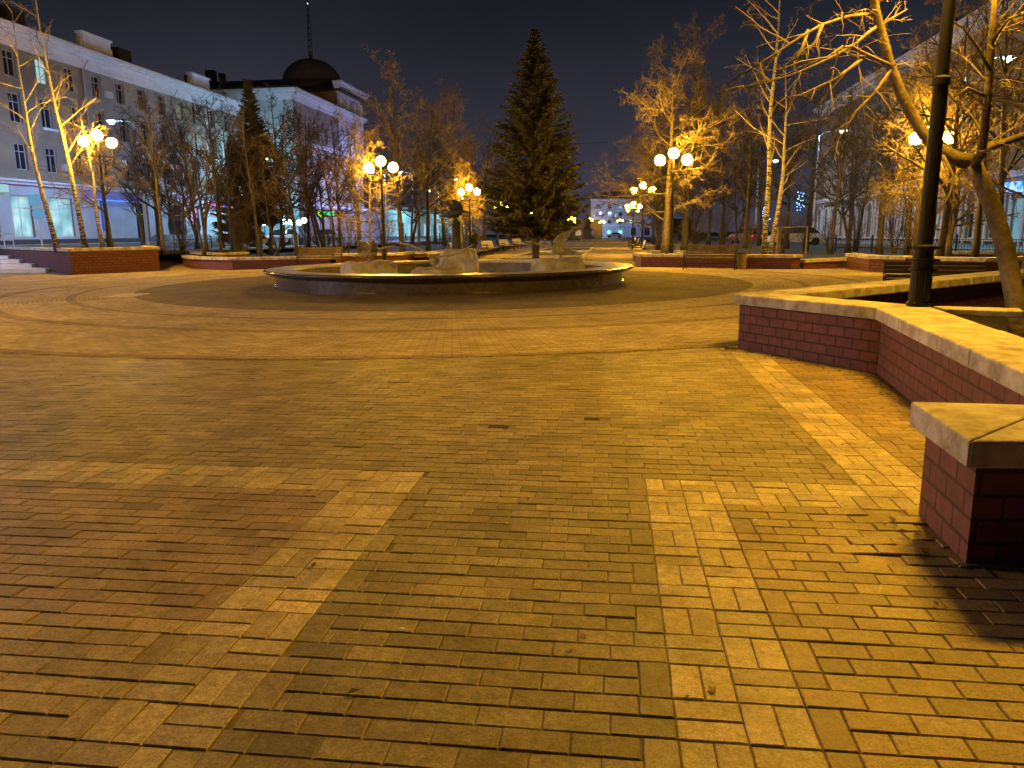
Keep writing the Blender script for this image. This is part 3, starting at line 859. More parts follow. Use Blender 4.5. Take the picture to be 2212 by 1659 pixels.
lamps = [
    (G(1983, 661, .7), 'nearest lamp post standing on the planter wall at the right, its head above the picture', 0.35, 4.4, 0, 0),
    (atY(1455, 350, 33.4) * 1, 'three globe lamp lit among the branches behind the wooden bench', -AX, 4.12, 0, 1),
    (atY(823, 365, 35.6) * 1, 'three globe lamp behind the left part of the fountain', -AX, 4.12, 0, 1),
    (atY(211, 305, 34.5) * 1, 'three globe lamp in the tall left planter between the birches', 0.8, 4.62, 0, 0),
    (atY(1013.5, 420, 53.5) * 1, 'three globe lamp left of the big spruce', -AX, 3.95, 0, 0),
    (atY(1389.5, 413, 50.0) * 1, 'three globe lamp beside the right edge of the promenade, second in its row', -AX, 4.05, 0, 0),
    (atY(1368.5, 443, 73) * 1, 'three globe lamp beside the promenade, third and smallest in its row', -AX, 3.75, 0, 0),
    (atY(2014, 300, 28.5) * 1, 'three globe lamp with a grey cabinet seen behind the nearest pole', -AX, 4.35, 1, 0),
    (Vector((-13.5, 11.0, 0)), 'added three globe lamp, unseen, standing left of the view', 0.4, 4.4, 0, 0),  # added out of view to light the faces turned left
]
zb = [0.70, 0.3, 0.3, 0.9, 0.3, 0.0, 0.0, 0.3, 0, 0]
for i, (p, lab, rz, H_, bx_, cb_) in enumerate(lamps):
    p = Vector((p.x, p.y, zb[i]))
    L_ = lamp_proto(p, lab, rz, H=H_, box=bool(bx_), camera_box=bool(cb_))
    if i == 0: L_.rotation_euler.x = 0.0; L_.rotation_euler = (0.0, math.radians(0.9), 0.35)
# far row lamps
far = thing('street_lamp', PQ(-10.2, 72), 'distant three globe lamp past the spruce on the left row', 'street lamp', 'distant lamps beyond the promenade', rz=-AX)
mb = MB(); mb.lathe([(0.10, 0), (0.10, 0.6), (0.06, 0.62), (0.05, 3.4)], 8); mb.box((0, 0, 3.4), (1.16, 0.05, 0.05))
for x in (-.56, 0, .56): mb.box((x, 0, 3.6), (0.03, 0.03, 0.5))
mb.build('pole', M['iron'], far)
for x, zc in ((-0.56, 3.95), (0, 4.2), (0.56, 3.95)):
    g = MB(); uvsphere(g, (0, 0, 0), 0.215, 8, 6); go = g.build('globe', M['farglobe'], far, smooth=True); go.location = (x, 0, zc)
KD = {far.name: kids(far)}
farpos = [(2.2, 92, 'right row'), (-10.2, 92, 'left row'), (-14, 132, 'far left'), (-8, 150, 'far'), (-17, 175, 'far'), (-10, 190, 'far'), (-20, 215, 'far'), (-5, 165, 'far'), (-3, 205, 'far'), (-14, 240, 'far'), (-7, 232, 'far'), (-1, 250, 'far'), (1.5, 182, 'far')]
ORD = ['leftmost', 'second from the left', 'third from the left', 'fourth from the left', 'fifth from the left', 'sixth from the left', 'fifth from the right', 'fourth from the right', 'third from the right', 'second from the right', 'rightmost']
fs = sorted([x for x in farpos if 'row' not in x[2]], key=lambda x: PQ(x[0], x[1]).x / PQ(x[0], x[1]).y)
for i, (p, q, nm) in enumerate(farpos):
    c = copy_tree(far, kd=KD); c.location = PQ(p, q)
    c['label'] = {'right row': 'distant three globe lamp at the far end of the right row', 'left row': 'distant three globe lamp at the far end of the left row'}.get(nm) or ORD[fs.index((p, q, nm))] + ' of the tiny yellow lamps clustered beyond the spruce and the monument'

# cold white street lights on both side streets
def cold_light(loc, rz, label, H=8.5, led='cold'):
    t = thing('street_light', loc, label, 'street light', 'tall white street lights along the side streets', rz=rz)
    mb = MB(); mb.lathe([(0.11, 0), (0.09, 2.5), (0.05, H)], 10); mb.tube([Vector((0, 0, H - .1)), Vector((0.4, 0, H + .25)), Vector((1.4, 0, H + .35))], 0.035, 6)
    mb.build('pole', M['signpole'], t)
    mb = MB(); mb.box((1.75, 0, H + 0.36), (0.8, 0.28, 0.09)); mb.build('head', M['signpole'], t)
    mb = MB(); mb.lathe([(0.0001, -0.16), (0.09, -0.14), (0.16, -0.08), (0.19, 0.0), (0.19, 0.03)], 14, (1.78, 0, H + 0.285)); mb.build('diffuser', M[led], t, smooth=True)
    return t
cold_light(PQ(-33, 30, 0), math.pi - AX, 'white street light on the left street, out at the picture edge', 9.1)
cold_light(PQ(-33, 52, .6), math.pi - AX, 'white street light on the left street before the shops')
cold_light(PQ(-33, 74, .6), math.pi - AX, 'white street light on the left street near the dark conifer')
cl = atY(574, 351, 87)
cold_light(Vector((cl.x - 1.0, 87, .6)), -0.6, 'white street light shining behind the top right of the dark conifer', cl.z - .6, led='cyan_led')
cold_light(PQ(-29.5, 100, .6), math.pi - AX, 'white street light beside the long flank of the domed building', led='lilac_led')
cold_light(PQ(-29.5, 114, .6), math.pi - AX, 'white street light below the corner tower of the domed building', 9.5, led='lilac_led')
cold_light(PQ(-22, 118, .3), math.pi - AX, 'white street light shining through branches left of the spruce', 9)
cold_light(PQ(16, 40, .3), -AX, 'white street light on the right street by the arched windows', led='dim_cyan')
cold_light(PQ(16, 66, .3), -AX, 'white street light on the right street among the trees', led='white_led')
cold_light(PQ(16, 92, .3), -AX, 'white street light at the far end of the right street', led='white_led')
cold_light(Vector((atY(1283, 515, 222).x, 222, -.05)), 0, 'white street light in front of the far pale building, left one', 6.5, led='cold')
cold_light(Vector((atY(1330, 515, 222).x, 222, -.05)), math.pi, 'white street light in front of the far pale building, right one', 6.5, led='cold')
cold_light(Vector((-34, 14, 0)), 0.1, 'added white floodlight, unseen, at the far left outside the square', 4.6, led='added_flood')  # added lamp out of view, gives the wall cap sides low neutral light
# row of small cold globes before the domed building
gl = [(555, 480), (571, 481), (614, 480), (629, 480), (646, 481), (657, 476)]
labs = ['leftmost small white globe light in the row behind the bushes', 'second small white globe light from the left in the row behind the bushes', 'third small white globe light in the row behind the bushes', 'fourth small white globe light in the row behind the bushes', 'fifth small white globe light, brightest, in the row behind the bushes', 'rightmost small bluish globe light in the row behind the bushes']
for i, (u, v) in enumerate(gl):
    p = atY(u, v, 70)
    t = thing('globe_light', (p.x, p.y, 0.62), labs[i], 'light', 'small white globe lights by the far left street')
    mb = MB(); mb.lathe([(0.06, 0), (0.04, 0.3), (0.04, p.z - 0.62)], 8); mb.build('pole', M['iron'], t)
    g = MB(); uvsphere(g, (0, 0, p.z - 0.62), 0.24, 10, 7); g.build('globe', M['coldsmall'], t, smooth=True)

# ---------------------------------------------------------------- benches and bins
def bench(loc, rz, label, pale=False, group='slatted park benches', L_=1.9, dark=False):
    t = thing('park_bench', loc, label, 'bench', group, rz=rz)
    sm = M['slatpale'] if pale else M['blackwood'] if dark else M['slat']
    mb = MB()
    for k in range(5): mb.box((0, -0.22 + k * 0.098, 0.44 + (0.012 if k == 0 else 0) - 0.006 * k), (L_, 0.08, 0.035), rx=-0.05)
    mb.build('seat', sm, t, bevel=0.006)
    mb = MB()
    for k in range(5): mb.box((0, 0.235 + k * 0.034, 0.53 + k * 0.095), (L_, 0.028, 0.078), rx=-0.33)
    mb.build('backrest', sm, t, bevel=0.005)
    for sx_ in (-1, 1):
        mb = MB(); x = sx_ * (L_ / 2 - 0.02)
        V_ = lambda y, z: Vector((x, y, z))
        mb.tube([V_(-0.30, 0.0), V_(-0.24, 0.12), V_(-0.25, 0.30), V_(-0.20, 0.42), V_(0.20, 0.40)], 0.026, 8)
        mb.tube([V_(0.38, 0.0), V_(0.28, 0.14), V_(0.22, 0.40), V_(0.30, 0.7), V_(0.40, 0.97)], 0.026, 8)
        mb.tube([V_(-0.24, 0.40), V_(-0.31, 0.55), V_(-0.27, 0.66), V_(-0.16, 0.665), V_(0.0, 0.63), V_(0.25, 0.66)], 0.022, 8)
        mb.tube([V_(-0.27, 0.66), V_(-0.20, 0.60), V_(-0.13, 0.50), V_(-0.2, 0.44)], 0.015, 6)
        mb.tube([V_(-0.24, 0.14), V_(0.0, 0.24), V_(0.28, 0.16)], 0.018, 6)
        mb.build('side_frame', M['iron'], t, smooth=True)
    mb = MB(); mb.tube([Vector((-L_ / 2, 0.02, 0.22)), Vector((L_ / 2, 0.02, 0.22))], 0.014, 6); mb.build('stretcher', M['iron'], t)
    return t
bp = G(1533, 582)
b0 = bench((bp.x, bp.y, 0), math.radians(-22), 'brown slatted bench with scrolled iron arms in front of the right planter wall', L_=2.0)
bp2 = atY(692, 575, 34.6)
bench((bp2.x, bp2.y, 0), math.radians(8), 'olive brown slatted bench left of the fountain rim', L_=1.95)
b3 = bench((8.45, 15.4, 0), math.radians(-22), 'dark bench seen behind the near planter wall and the nearest pole', L_=1.95, dark=True)
b3.scale = (.95, .95, .88)
pb = bench(PQ(-9.0, 57), math.radians(60), 'pale slatted bench beside the left path near the standing dark figure', True, 'pale benches along the promenade', 1.7)
bl = [(-9.3, 47, 70, 'pale bench half hidden behind the fountain boulder'), (-9.0, 66, 60, 'second pale bench beside the left path'), (-9.0, 75, 60, 'third pale bench beside the left path'), (1.6, 50, -95, 'nearest pale bench at the right edge of the promenade'),
      (1.7, 57, -95, 'second pale bench at the right edge of the promenade'), (1.7, 65, -95, 'third pale bench at the right edge of the promenade'), (1.7, 74, -95, 'farthest pale bench at the right edge of the promenade')]
KD = {pb.name: kids(pb)}
for p, q, a, lab in bl:
    c = copy_tree(pb, kd=KD); c.location = PQ(p, q); c.rotation_euler.z = math.radians(a); c['label'] = lab
# bin
bp = G(1600, 581)
t = thing('litter_bin', (bp.x, bp.y, 0), 'round bin of vertical wooden slats beside the brown bench', 'bin')
mb = MB()
for k in range(18):
    a = 2 * math.pi * k / 18
    mb.box((0.19 * math.cos(a), 0.19 * math.sin(a), 0.31), (0.02, 0.056, 0.56), rz=a)
mb.build('slats', M['binwood'], t, bevel=0.004)
mb = MB(); mb.lathe([(0.0001, 0.05), (0.17, 0.05), (0.17, 0.58), (0.205, 0.58), (0.205, 0.62), (0.15, 0.62), (0.15, 0.3), (0.0001, 0.3)], 20); mb.build('liner', M['iron'], t)

# frame of pipes behind the bench
p0 = atY(1678, 540, 36)
t = thing('clothes_frame', (p0.x, 36, 0.3), 'thin pale goalpost shaped pipe frame behind the brown bench', 'frame')
mb = MB(); mb.tube([Vector((0, 0, 0)), Vector((0, 0, 1.3)), Vector((1.35, 0, 1.34)), Vector((1.35, 0, 0))], 0.045, 8); mb.tube([Vector((0.14, 0.1, 0)), Vector((0.14, 0.1, 1.28))], 0.04, 8); mb.build('pipe', M['slat'], t)

# ---------------------------------------------------------------- trees
class TreeGen:
    def __init__(s, seed):
        s.r = random.Random(seed); s.trunk = MB(); s.limbs = MB(); s.twigs = MB(); s.count = 0

    def grow(s, p, d, L, r, segs, wob, grav, tip=0.25):
        pts = [p.copy()]; rs = [r]; d = d.normalized()
        st = L / segs
        for i in range(segs):
            d = d + Vector((s.r.gauss(0, wob), s.r.gauss(0, wob), s.r.gauss(0, wob) + grav))
            d.normalize(); p = p + d * st
            pts.append(p.copy()); rs.append(r * (1 - (1 - tip) * (i + 1) / segs))
        return pts, rs

    def at(s, pts, rs, f):
        x = f * (len(pts) - 1); i = min(int(x), len(pts) - 2); g = x - i
        return pts[i].lerp(pts[i + 1], g), rs[i] * (1 - g) + rs[i + 1] * g, (pts[i + 1] - pts[i]).normalized()

    def side(s, t, ang, az=None):
        o = t.orthogonal().normalized(); b = t.cross(o)
        a = s.r.uniform(0, 2 * math.pi) if az is None else az
        n = o * math.cos(a) + b * math.sin(a)
        return t * math.cos(ang) + n * math.sin(ang)

    def recurse(s, pts, rs, L, lvl, cfg):
        if lvl >= len(cfg): return
        c = cfg[lvl]
        for k in range(c['n']):
            f = c['f0'] + (1 - c['f0']) * (k + s.r.uniform(0.1, 0.9)) / c['n']
            p, r, t = s.at(pts, rs, min(f, 0.995))
            d = s.side(t, math.radians(s.r.uniform(*c['ang'])))
            l2 = L * c['l'] * (1 - c.get('taper', 0.45) * f) * s.r.uniform(0.7, 1.25)
            r2 = max(min(r * 0.75, c['r']), c.get('rmin', 0.006))
            q, rr = s.grow(p, d, l2, r2, c['segs'], c['wob'], c['grav'], c.get('tip', 0.3))
            (s.limbs if lvl < c.get('split', 1) else s.twigs).tube(q, rr, c['sides'], cap=False)
            s.recurse(q, rr, l2, lvl + 1, cfg)

def make_tree(name, seed, H, r, cfg, tr_top=0.12, lean=(0, 0), segs=12, wob=0.03, mats=('bark', 'bark', 'twig'), forks=1):
    g = TreeGen(seed)
    for k in range(forks):
        d = Vector((lean[0] + (g.r.uniform(-.22, .22) if forks > 1 else 0), lean[1] + (g.r.uniform(-.2, .2) if forks > 1 else 0), 1))
        pts, rs = g.grow(Vector((0.0, 0, 0)) if k == 0 else Vector((g.r.uniform(-.15, .15), g.r.uniform(-.15, .15), 0)), d, H * (1 if k == 0 else g.r.uniform(.75, .95)), r * (1 if k == 0 else .75), segs, wob, 0.02, tr_top)
        rs[0] *= 1.35
        g.trunk.tube(pts, rs, 9)
        g.recurse(pts, rs, H, 0, cfg)
    return (g.trunk.mesh(name + '_trunk', M[mats[0]], True), g.limbs.mesh(name + '_limbs', M[mats[1]], True), g.twigs.mesh(name + '_twigs', M[mats[2]], False))

def place_tree(meshes, name, loc, rz, sc, label, cat='tree', group=None):
    t = thing(name, loc, label, cat, group, rz=rz)
    t.scale = sc if isinstance(sc, tuple) else (sc, sc, sc)
    for nm, me_ in zip(('trunk', 'limbs', 'twigs'), meshes):
        if len(me_.vertices):
            o_ = bpy.data.objects.new(nm, me_); COL.objects.link(o_); o_.parent = t
    return t

LIND = lambda n0=20, up=(35, 70), fine=8: [
    dict(n=n0, f0=0.24, ang=up, l=0.46, r=0.055, segs=8, wob=0.10, grav=0.045, sides=6, taper=0.6),
    dict(n=7, f0=0.2, ang=(25, 65), l=0.46, r=0.024, segs=6, wob=0.14, grav=0.02, sides=4, split=2),
    dict(n=fine, f0=0.15, ang=(25, 70), l=0.48, r=0.011, segs=4, wob=0.2, grav=0.0, sides=3, rmin=0.006),
    dict(n=5, f0=0.1, ang=(25, 75), l=0.62, r=0.006, segs=3, wob=0.28, grav=-0.02, sides=3, rmin=0.0045)]
BIRCH = [
    dict(n=16, f0=0.30, ang=(35, 70), l=0.20, r=0.03, segs=7, wob=0.09, grav=0.02, sides=5, taper=0.3),
    dict(n=5, f0=0.25, ang=(25, 55), l=0.5, r=0.012, segs=5, wob=0.12, grav=-0.10, sides=3, rmin=0.007),
    dict(n=4, f0=0.2, ang=(20, 60), l=0.55, r=0.008, segs=4, wob=0.12, grav=-0.16, sides=3, rmin=0.005)]
THIN = [
    dict(n=15, f0=0.25, ang=(25, 60), l=0.28, r=0.035, segs=6, wob=0.12, grav=0.05, sides=5, taper=0.5),
    dict(n=6, f0=0.2, ang=(25, 65), l=0.5, r=0.016, segs=5, wob=0.16, grav=0.0, sides=3, rmin=0.008),
    dict(n=5, f0=0.2, ang=(25, 70), l=0.5, r=0.009, segs=3, wob=0.22, grav=0.0, sides=3, rmin=0.006)]
HOOK = [   # lower drooping limbs with hooked twigs
    dict(n=24, f0=0.18, ang=(40, 95), l=0.52, r=0.042, segs=9, wob=0.13, grav=0.0, sides=6, taper=0.5),
    dict(n=9, f0=0.15, ang=(30, 80), l=0.45, r=0.02, segs=7, wob=0.24, grav=-0.03, sides=4, split=2),
    dict(n=7, f0=0.15, ang=(30, 85), l=0.45, r=0.012, segs=5, wob=0.30, grav=0.05, sides=3, rmin=0.007),
    dict(n=4, f0=0.2, ang=(30, 85), l=0.55, r=0.007, segs=4, wob=0.34, grav=0.10, sides=3, rmin=0.005)]
TM = {
    'lind1': make_tree('linden', 11, 9.5, 0.165, LIND(), mats=('darkbark', 'darkbark', 'twig')),
    'lind2': make_tree('linden', 23, 9.0, 0.145, LIND(16, (30, 60)), mats=('darkbark', 'darkbark', 'twig')),
    'lind3': make_tree('linden', 37, 8.5, 0.135, LIND(20, (40, 80)), mats=('darkbark', 'darkbark', 'twig')),
    'hook1': make_tree('chestnut', 41, 7.2, 0.135, HOOK),
    'hook2': make_tree('chestnut', 57, 6.5, 0.12, HOOK, forks=2),
    'birch1': make_tree('birch', 61, 10.5, 0.12, BIRCH, tr_top=0.1, segs=16, wob=0.025, mats=('birch', 'birch', 'twig')),
    'birch2': make_tree('birch', 73, 9.5, 0.11, BIRCH, tr_top=0.1, segs=16, wob=0.035, mats=('birch', 'birch', 'twig')),
    'thin1': make_tree('young', 83, 7.0, 0.09, THIN, mats=('darkbark',) * 3),
    'thin2': make_tree('young', 97, 6.2, 0.08, THIN, mats=('darkbark',) * 3, forks=2, wob=0.05),
    'thin3': make_tree('young', 101, 7.5, 0.10, THIN, mats=('darkbark',) * 3, wob=0.045),
    'dark1': make_tree('dark', 131, 8.0, 0.13, LIND(18, (40, 80)), mats=('darkbark',) * 3),
    'dark2': make_tree('dark', 143, 7.2, 0.11, LIND(16, (30, 70)), mats=('darkbark',) * 3, forks=2),
    'bush': make_tree('shrub', 111, 2.2, 0.03, [dict(n=9, f0=0.1, ang=(20, 50), l=0.5, r=0.012, segs=4, wob=0.15, grav=0.03, sides=3, split=0), dict(n=6, f0=0.2, ang=(20, 60), l=0.5, r=0.008, segs=3, wob=0.2, grav=0, sides=3, rmin=0.006)], mats=('darkbark',) * 3, forks=6),
}
def base_at(u, Y, z):
    p = atY(u, 530, Y); return Vector((p.x, Y, z))
# (kind, u, Y, z, rz, scale, label)
TREES = [
    ('birch1', 124, 33.6, .9, 2.1, (1.0, 1.0, .93), 'leaning slim birch rising from the left part of the tall planter', (-.16, 0)),
    ('birch2', 183, 34.4, .9, 0.4, (1.05, 1.05, 1.22), 'tallest straight birch left of the leftmost globe lamp', (-.045, 0)),
    ('birch2', 222, 34.8, .9, 4.0, (.9, .9, .62), 'short leaning birch with low forked limbs under the leftmost globe lamp', (-.13, 0)),
    ('lind3', 240, 38.0, .9, 1.0, .72, 'dark bare tree right behind the leftmost globe lamp', (0, 0)),
    ('thin3', 352, 39.0, .6, 1.7, 1.0, 'dark slim tree standing at the right end of the tall left planter', (-.04, 0)),
    ('thin2', 440, 40.0, .4, 3.0, .95, 'forked dark shrubby tree with low spreading limbs left of the dark conifer', (0, 0)),
    ('dark1', 310, 44.0, .7, 0.7, .85, 'dark bare crown right of the leftmost globe lamp', (0, 0)),
    ('dark2', 395, 46.0, .6, 2.7, 1.0, 'dark bare crown before the coloured shop windows', (0, 0)),
    ('dark1', 500, 43.0, .4, 4.7, .9, 'dark bare crown touching the left side of the conifer', (0, 0)),
    ('dark2', 585, 47.0, .35, 1.2, 1.1, 'dark bare crown right of the conifer', (0, 0)),
    ('dark1', 668, 50.0, .35, 3.3, 1.05, 'dark bare crown before the corner of the domed building', (0, 0)),
    ('dark1', 735, 46.0, .35, 5.5, .95, 'dark bare crown left of the thick trunk by the second lamp', (0, 0)),
    ('dark1', 345, 50.0, .7, 2.7, 1.1, 'tall dark bare crown before the middle of the shop building', (0, 0)),
    ('dark2', 425, 52.0, .6, 4.7, 1.25, 'tall dark bare crown left of the conifer, in the back row', (0, 0)),
    ('dark1', 480, 56.0, .5, 0.2, 1.3, 'tall dark bare crown just behind the conifer', (0, 0)),
    ('dark1', 610, 56.0, .4, 5.2, 1.25, 'tall dark bare crown before the cyan lit front of the domed building', (0, 0)),
    ('dark2', 700, 58.0, .4, 3.2, 1.3, 'tall dark bare crown before the flank of the domed building', (0, 0)),
    ('lind2', 447, 44.0, .5, 5.0, .75, 'bare tree with arching dark limbs before the long shop building', (0, 0)),
    ('thin1', 476, 42.0, .4, 2.2, 1.0, 'thin dark tree left of the conifer trunk', (.03, 0)),
    ('thin3', 560, 40.0, .35, 4.4, 1.0, 'dark slim tree just right of the conifer', (-.03, 0)),
    ('thin2', 600, 42.0, .35, 0.6, .95, 'twin stemmed dark tree above the bench with white globes behind', (.04, 0)),
    ('lind3', 640, 41.0, .35, 0.1, .8, 'brown trunked tree standing just left of the olive bench', (0, 0)),
    ('thin1', 690, 44.0, .35, 1.3, 1.0, 'leaning thin tree behind the olive bench', (-.10, 0)),
    ('thin3', 722, 46.0, .35, 2.9, .9, 'thin tree below the green shop sign', (-.06, 0)),
    ('lind1', 776, 39.5, .35, 2.0, (.8, .8, .66), 'thick dark trunked tree just left of the second globe lamp', (0, 0)),
    ('hook1', 800, 36.9, .35, 1.0, (.62, .62, .68), 'small tree with hooked twigs lit by the lamp behind the fountain', (0, 0)),
    ('lind2', 870, 43.0, .35, 3.2, 1.05, 'broad bare linden right of the second globe lamp', (0, 0)),
    ('lind3', 925, 50.0, .35, 4.1, 1.1, 'bare linden midway between the second lamp and the spruce', (0, 0)),
    ('thin1', 905, 44.0, .35, 5.1, .8, 'slim tree over the stepped planter wall behind the fountain', (0, 0)),
    ('lind1', 985, 60.0, .35, 5.7, 1.15, 'farther linden behind the pillar of the fountain', (0, 0)),
    ('hook2', 1003, 55.5, .35, 0.8, (.8, .8, .95), 'lamp lit tree with pale trunk left of the spruce', (.02, 0)),
    ('lind2', 1045, 68.0, .35, 1.8, 1.1, 'linden fading into the dark behind the left benches', (0, 0)),
    ('lind3', 1075, 80.0, .35, 2.8, 1.1, 'last linden of the left row beside the spruce', (0, 0)),
    ('lind1', 960, 66.0, .5, 0.3, 1.1, 'linden of the second row in front of the domed building', (0, 0)),
    ('hook1', 1437, 36.6, .32, 0.5, (1.18, 1.18, 1.12), 'broad tree with hooked golden twigs round the right globe lamp', (0, 0)),
    ('lind1', 1478, 39.5, .32, 3.9, 1.06, 'tall thick trunked linden behind the right globe lamp', (0, 0)),
    ('hook2', 1420, 47.0, .32, 2.4, 1.25, 'golden lit tree behind the second lamp of the right row', (0, 0)),
    ('lind2', 1445, 55.0, .32, 1.2, 1.15, 'linden in the right row behind the second lamp', (0, 0)),
    ('lind3', 1410, 72.0, .32, 2.2, 1.1, 'distant linden at the end of the right row', (0, 0)),
    ('lind3', 1560, 46.0, .32, 0.9, 1.1, 'dim tree behind the brown bench', (0, 0)),
    ('lind2', 1610, 52.0, .32, 5.4, 1.15, 'dim tree behind the litter bin', (0, 0)),
    ('dark1', 830, 62.0, .4, 1.9, 1.15, 'dark crown of the second row behind the second lamp', (0, 0)),
    ('dark2', 890, 70.0, .4, 0.2, 1.3, 'dark crown far behind the broad linden', (0, 0)),
    ('dark1', 940, 84.0, .4, 4.2, 1.4, 'dark crown farther back left of the pillar', (0, 0)),
    ('dark2', 1020, 90.0, .3, 2.2, 1.5, 'dark crown far behind the lamp left of the spruce', (0, 0)),
    ('dark1', 1095, 100.0, .2, 3.2, 1.5, 'dark crown far behind the left side of the spruce', (0, 0)),
    ('dark1', 1530, 62.0, .32, 2.8, 1.3, 'dark crown of the far row behind the brown bench', (0, 0)),
    ('dark2', 1590, 72.0, .32, 5.3, 1.5, 'dark crown of the far row behind the bin', (0, 0)),
    ('dark1', 1640, 60.0, .32, 0.5, 1.3, 'dark crown left of the straight birch', (0, 0)),
    ('dark2', 1500, 84.0, .3, 1.4, 1.6, 'dark crown deep behind the right globe lamp', (0, 0)),
    ('dark1', 1960, 34.0, .32, 5.6, 1.0, 'dark crown just left of the nearest pole', (0, 0)),
    ('birch2', 1652, 33.4, .32, 1.3, (1.1, 1.1, 1.30), 'tall straight birch behind the right planter wall', (.02, 0)),
    ('birch1', 1664, 34.0, .32, 3.9, (.95, .95, .78), 'second birch leaning right beside the tall straight one', (.10, 0)),
    ('dark1', 1700, 50.0, .32, 1.1, 1.2, 'dark bare crown far behind the two birches', (0, 0)),
    ('dark2', 1830, 40.0, .32, 4.1, 1.1, 'dark bare crown under the start of the right cornice', (0, 0)),
    ('dark1', 1900, 36.0, .32, 3.1, 1.05, 'dark bare crown left of the lamp with the grey cabinet', (0, 0)),
    ('lind1', 1740, 44.0, .32, 2.6, .95, 'dark tree right of the two birches', (0, 0)),
    ('thin3', 1795, 38.0, .32, 0.4, 1.05, 'slim dark tree before the right arched windows', (.04, 0)),
    ('thin2', 1850, 42.0, .32, 2.1, 1.15, 'forked thin tree before the right arched windows', (0, 0)),
    ('lind2', 1900, 46.0, .32, 4.6, 1.0, 'bare tree under the right cornice', (0, 0)),
    ('hook1', 1975, 30.2, .33, 1.9, (.82, .82, .92), 'hooked branching tree lit gold behind the nearest pole', (0, 0)),
    ('hook2', 2052, 29.6, .33, 5.0, (.9, .9, 1.05), 'gold lit tree close to the right of the nearest pole', (0, 0)),
    ('lind3', 2030, 27.0, .33, 0.0, (.95, .95, 1.0), 'thick dark leaning trunk right of the nearest pole', (.10, 0)),
    ('thin3', 2108, 27.5, .33, 3.6, 1.15, 'dark slim trunk before the cyan lit doors', (.02, 0)),
    ('lind2', 2160, 26.0, .33, 3.3, (.8, .8, 1.05), 'bare tree at the right edge behind the leaning trunk', (0, 0)),
    ('lind2', 2262, 14.5, .33, 2.2, (.8, .8, .86), 'bare tree at the far right edge whose crown fills the upper corner', (0, 0)),
    ('hook1', 2225, 22.0, .33, 4.2, (.9, .9, 1.05), 'gold twigged tree at the upper right corner', (0, 0)),
]
for kind, u, Y, z, rz, sc, lab, lean in TREES:
    nm = {'bir': 'birch_tree', 'lin': 'linden_tree', 'hoo': 'chestnut_tree', 'thi': 'young_tree', 'dar': 'bare_tree'}[kind[:3]]
    t = place_tree(TM[kind], nm, base_at(u, Y, z), rz, sc, lab, 'tree', {'birch_tree': 'white barked birches', 'linden_tree': 'bare lindens of the square', 'chestnut_tree': 'bare trees with hooked twigs', 'young_tree': 'slim dark trees of the square', 'bare_tree': 'dark bare trees before the left buildings'}[nm])
    t.rotation_euler = (0, 0, rz)
    if lean[0]:
        t.rotation_euler = (Matrix.Rotation(lean[0], 3, 'Y') @ Matrix.Rotation(rz, 3, 'Z')).to_euler()
rb = random.Random(9)
bush_spots = [(r_, 43 + rb.uniform(-3, 8)) for r_ in (395, 505, 520, 660, 750, 830, 960, 1000)] + [(r_, 38 + rb.uniform(-2, 8)) for r_ in (1500, 1560, 1620, 1690, 1740, 1790, 1850, 1930)]
blab = ['low bare shrub at the left beyond the tall planter', 'bare shrub left of the conifer base', 'bare shrub under the conifer', 'bare shrub behind the olive bench', 'bare shrub right of the olive bench', 'bare shrub under the second lamp', 'bare shrub behind the stepped wall', 'bare shrub behind the stone pillar',
        'bare shrub below the right globe lamp', 'bare shrub behind the brown bench', 'bare shrub behind the bin', 'bare shrub at the foot of the birches', 'bare shrub right of the birches', 'bare shrub in the dark bed before the arches', 'wide bare shrub in the right bed', 'bare shrub at the end of the right bed near the pole']
for (u, Y), lab in zip(bush_spots, blab):
    place_tree(TM['bush'], 'bare_shrub', base_at(u, Y, .33), rb.uniform(0, 6), rb.uniform(.8, 1.25), lab, 'shrub', 'bare shrubs in the beds')

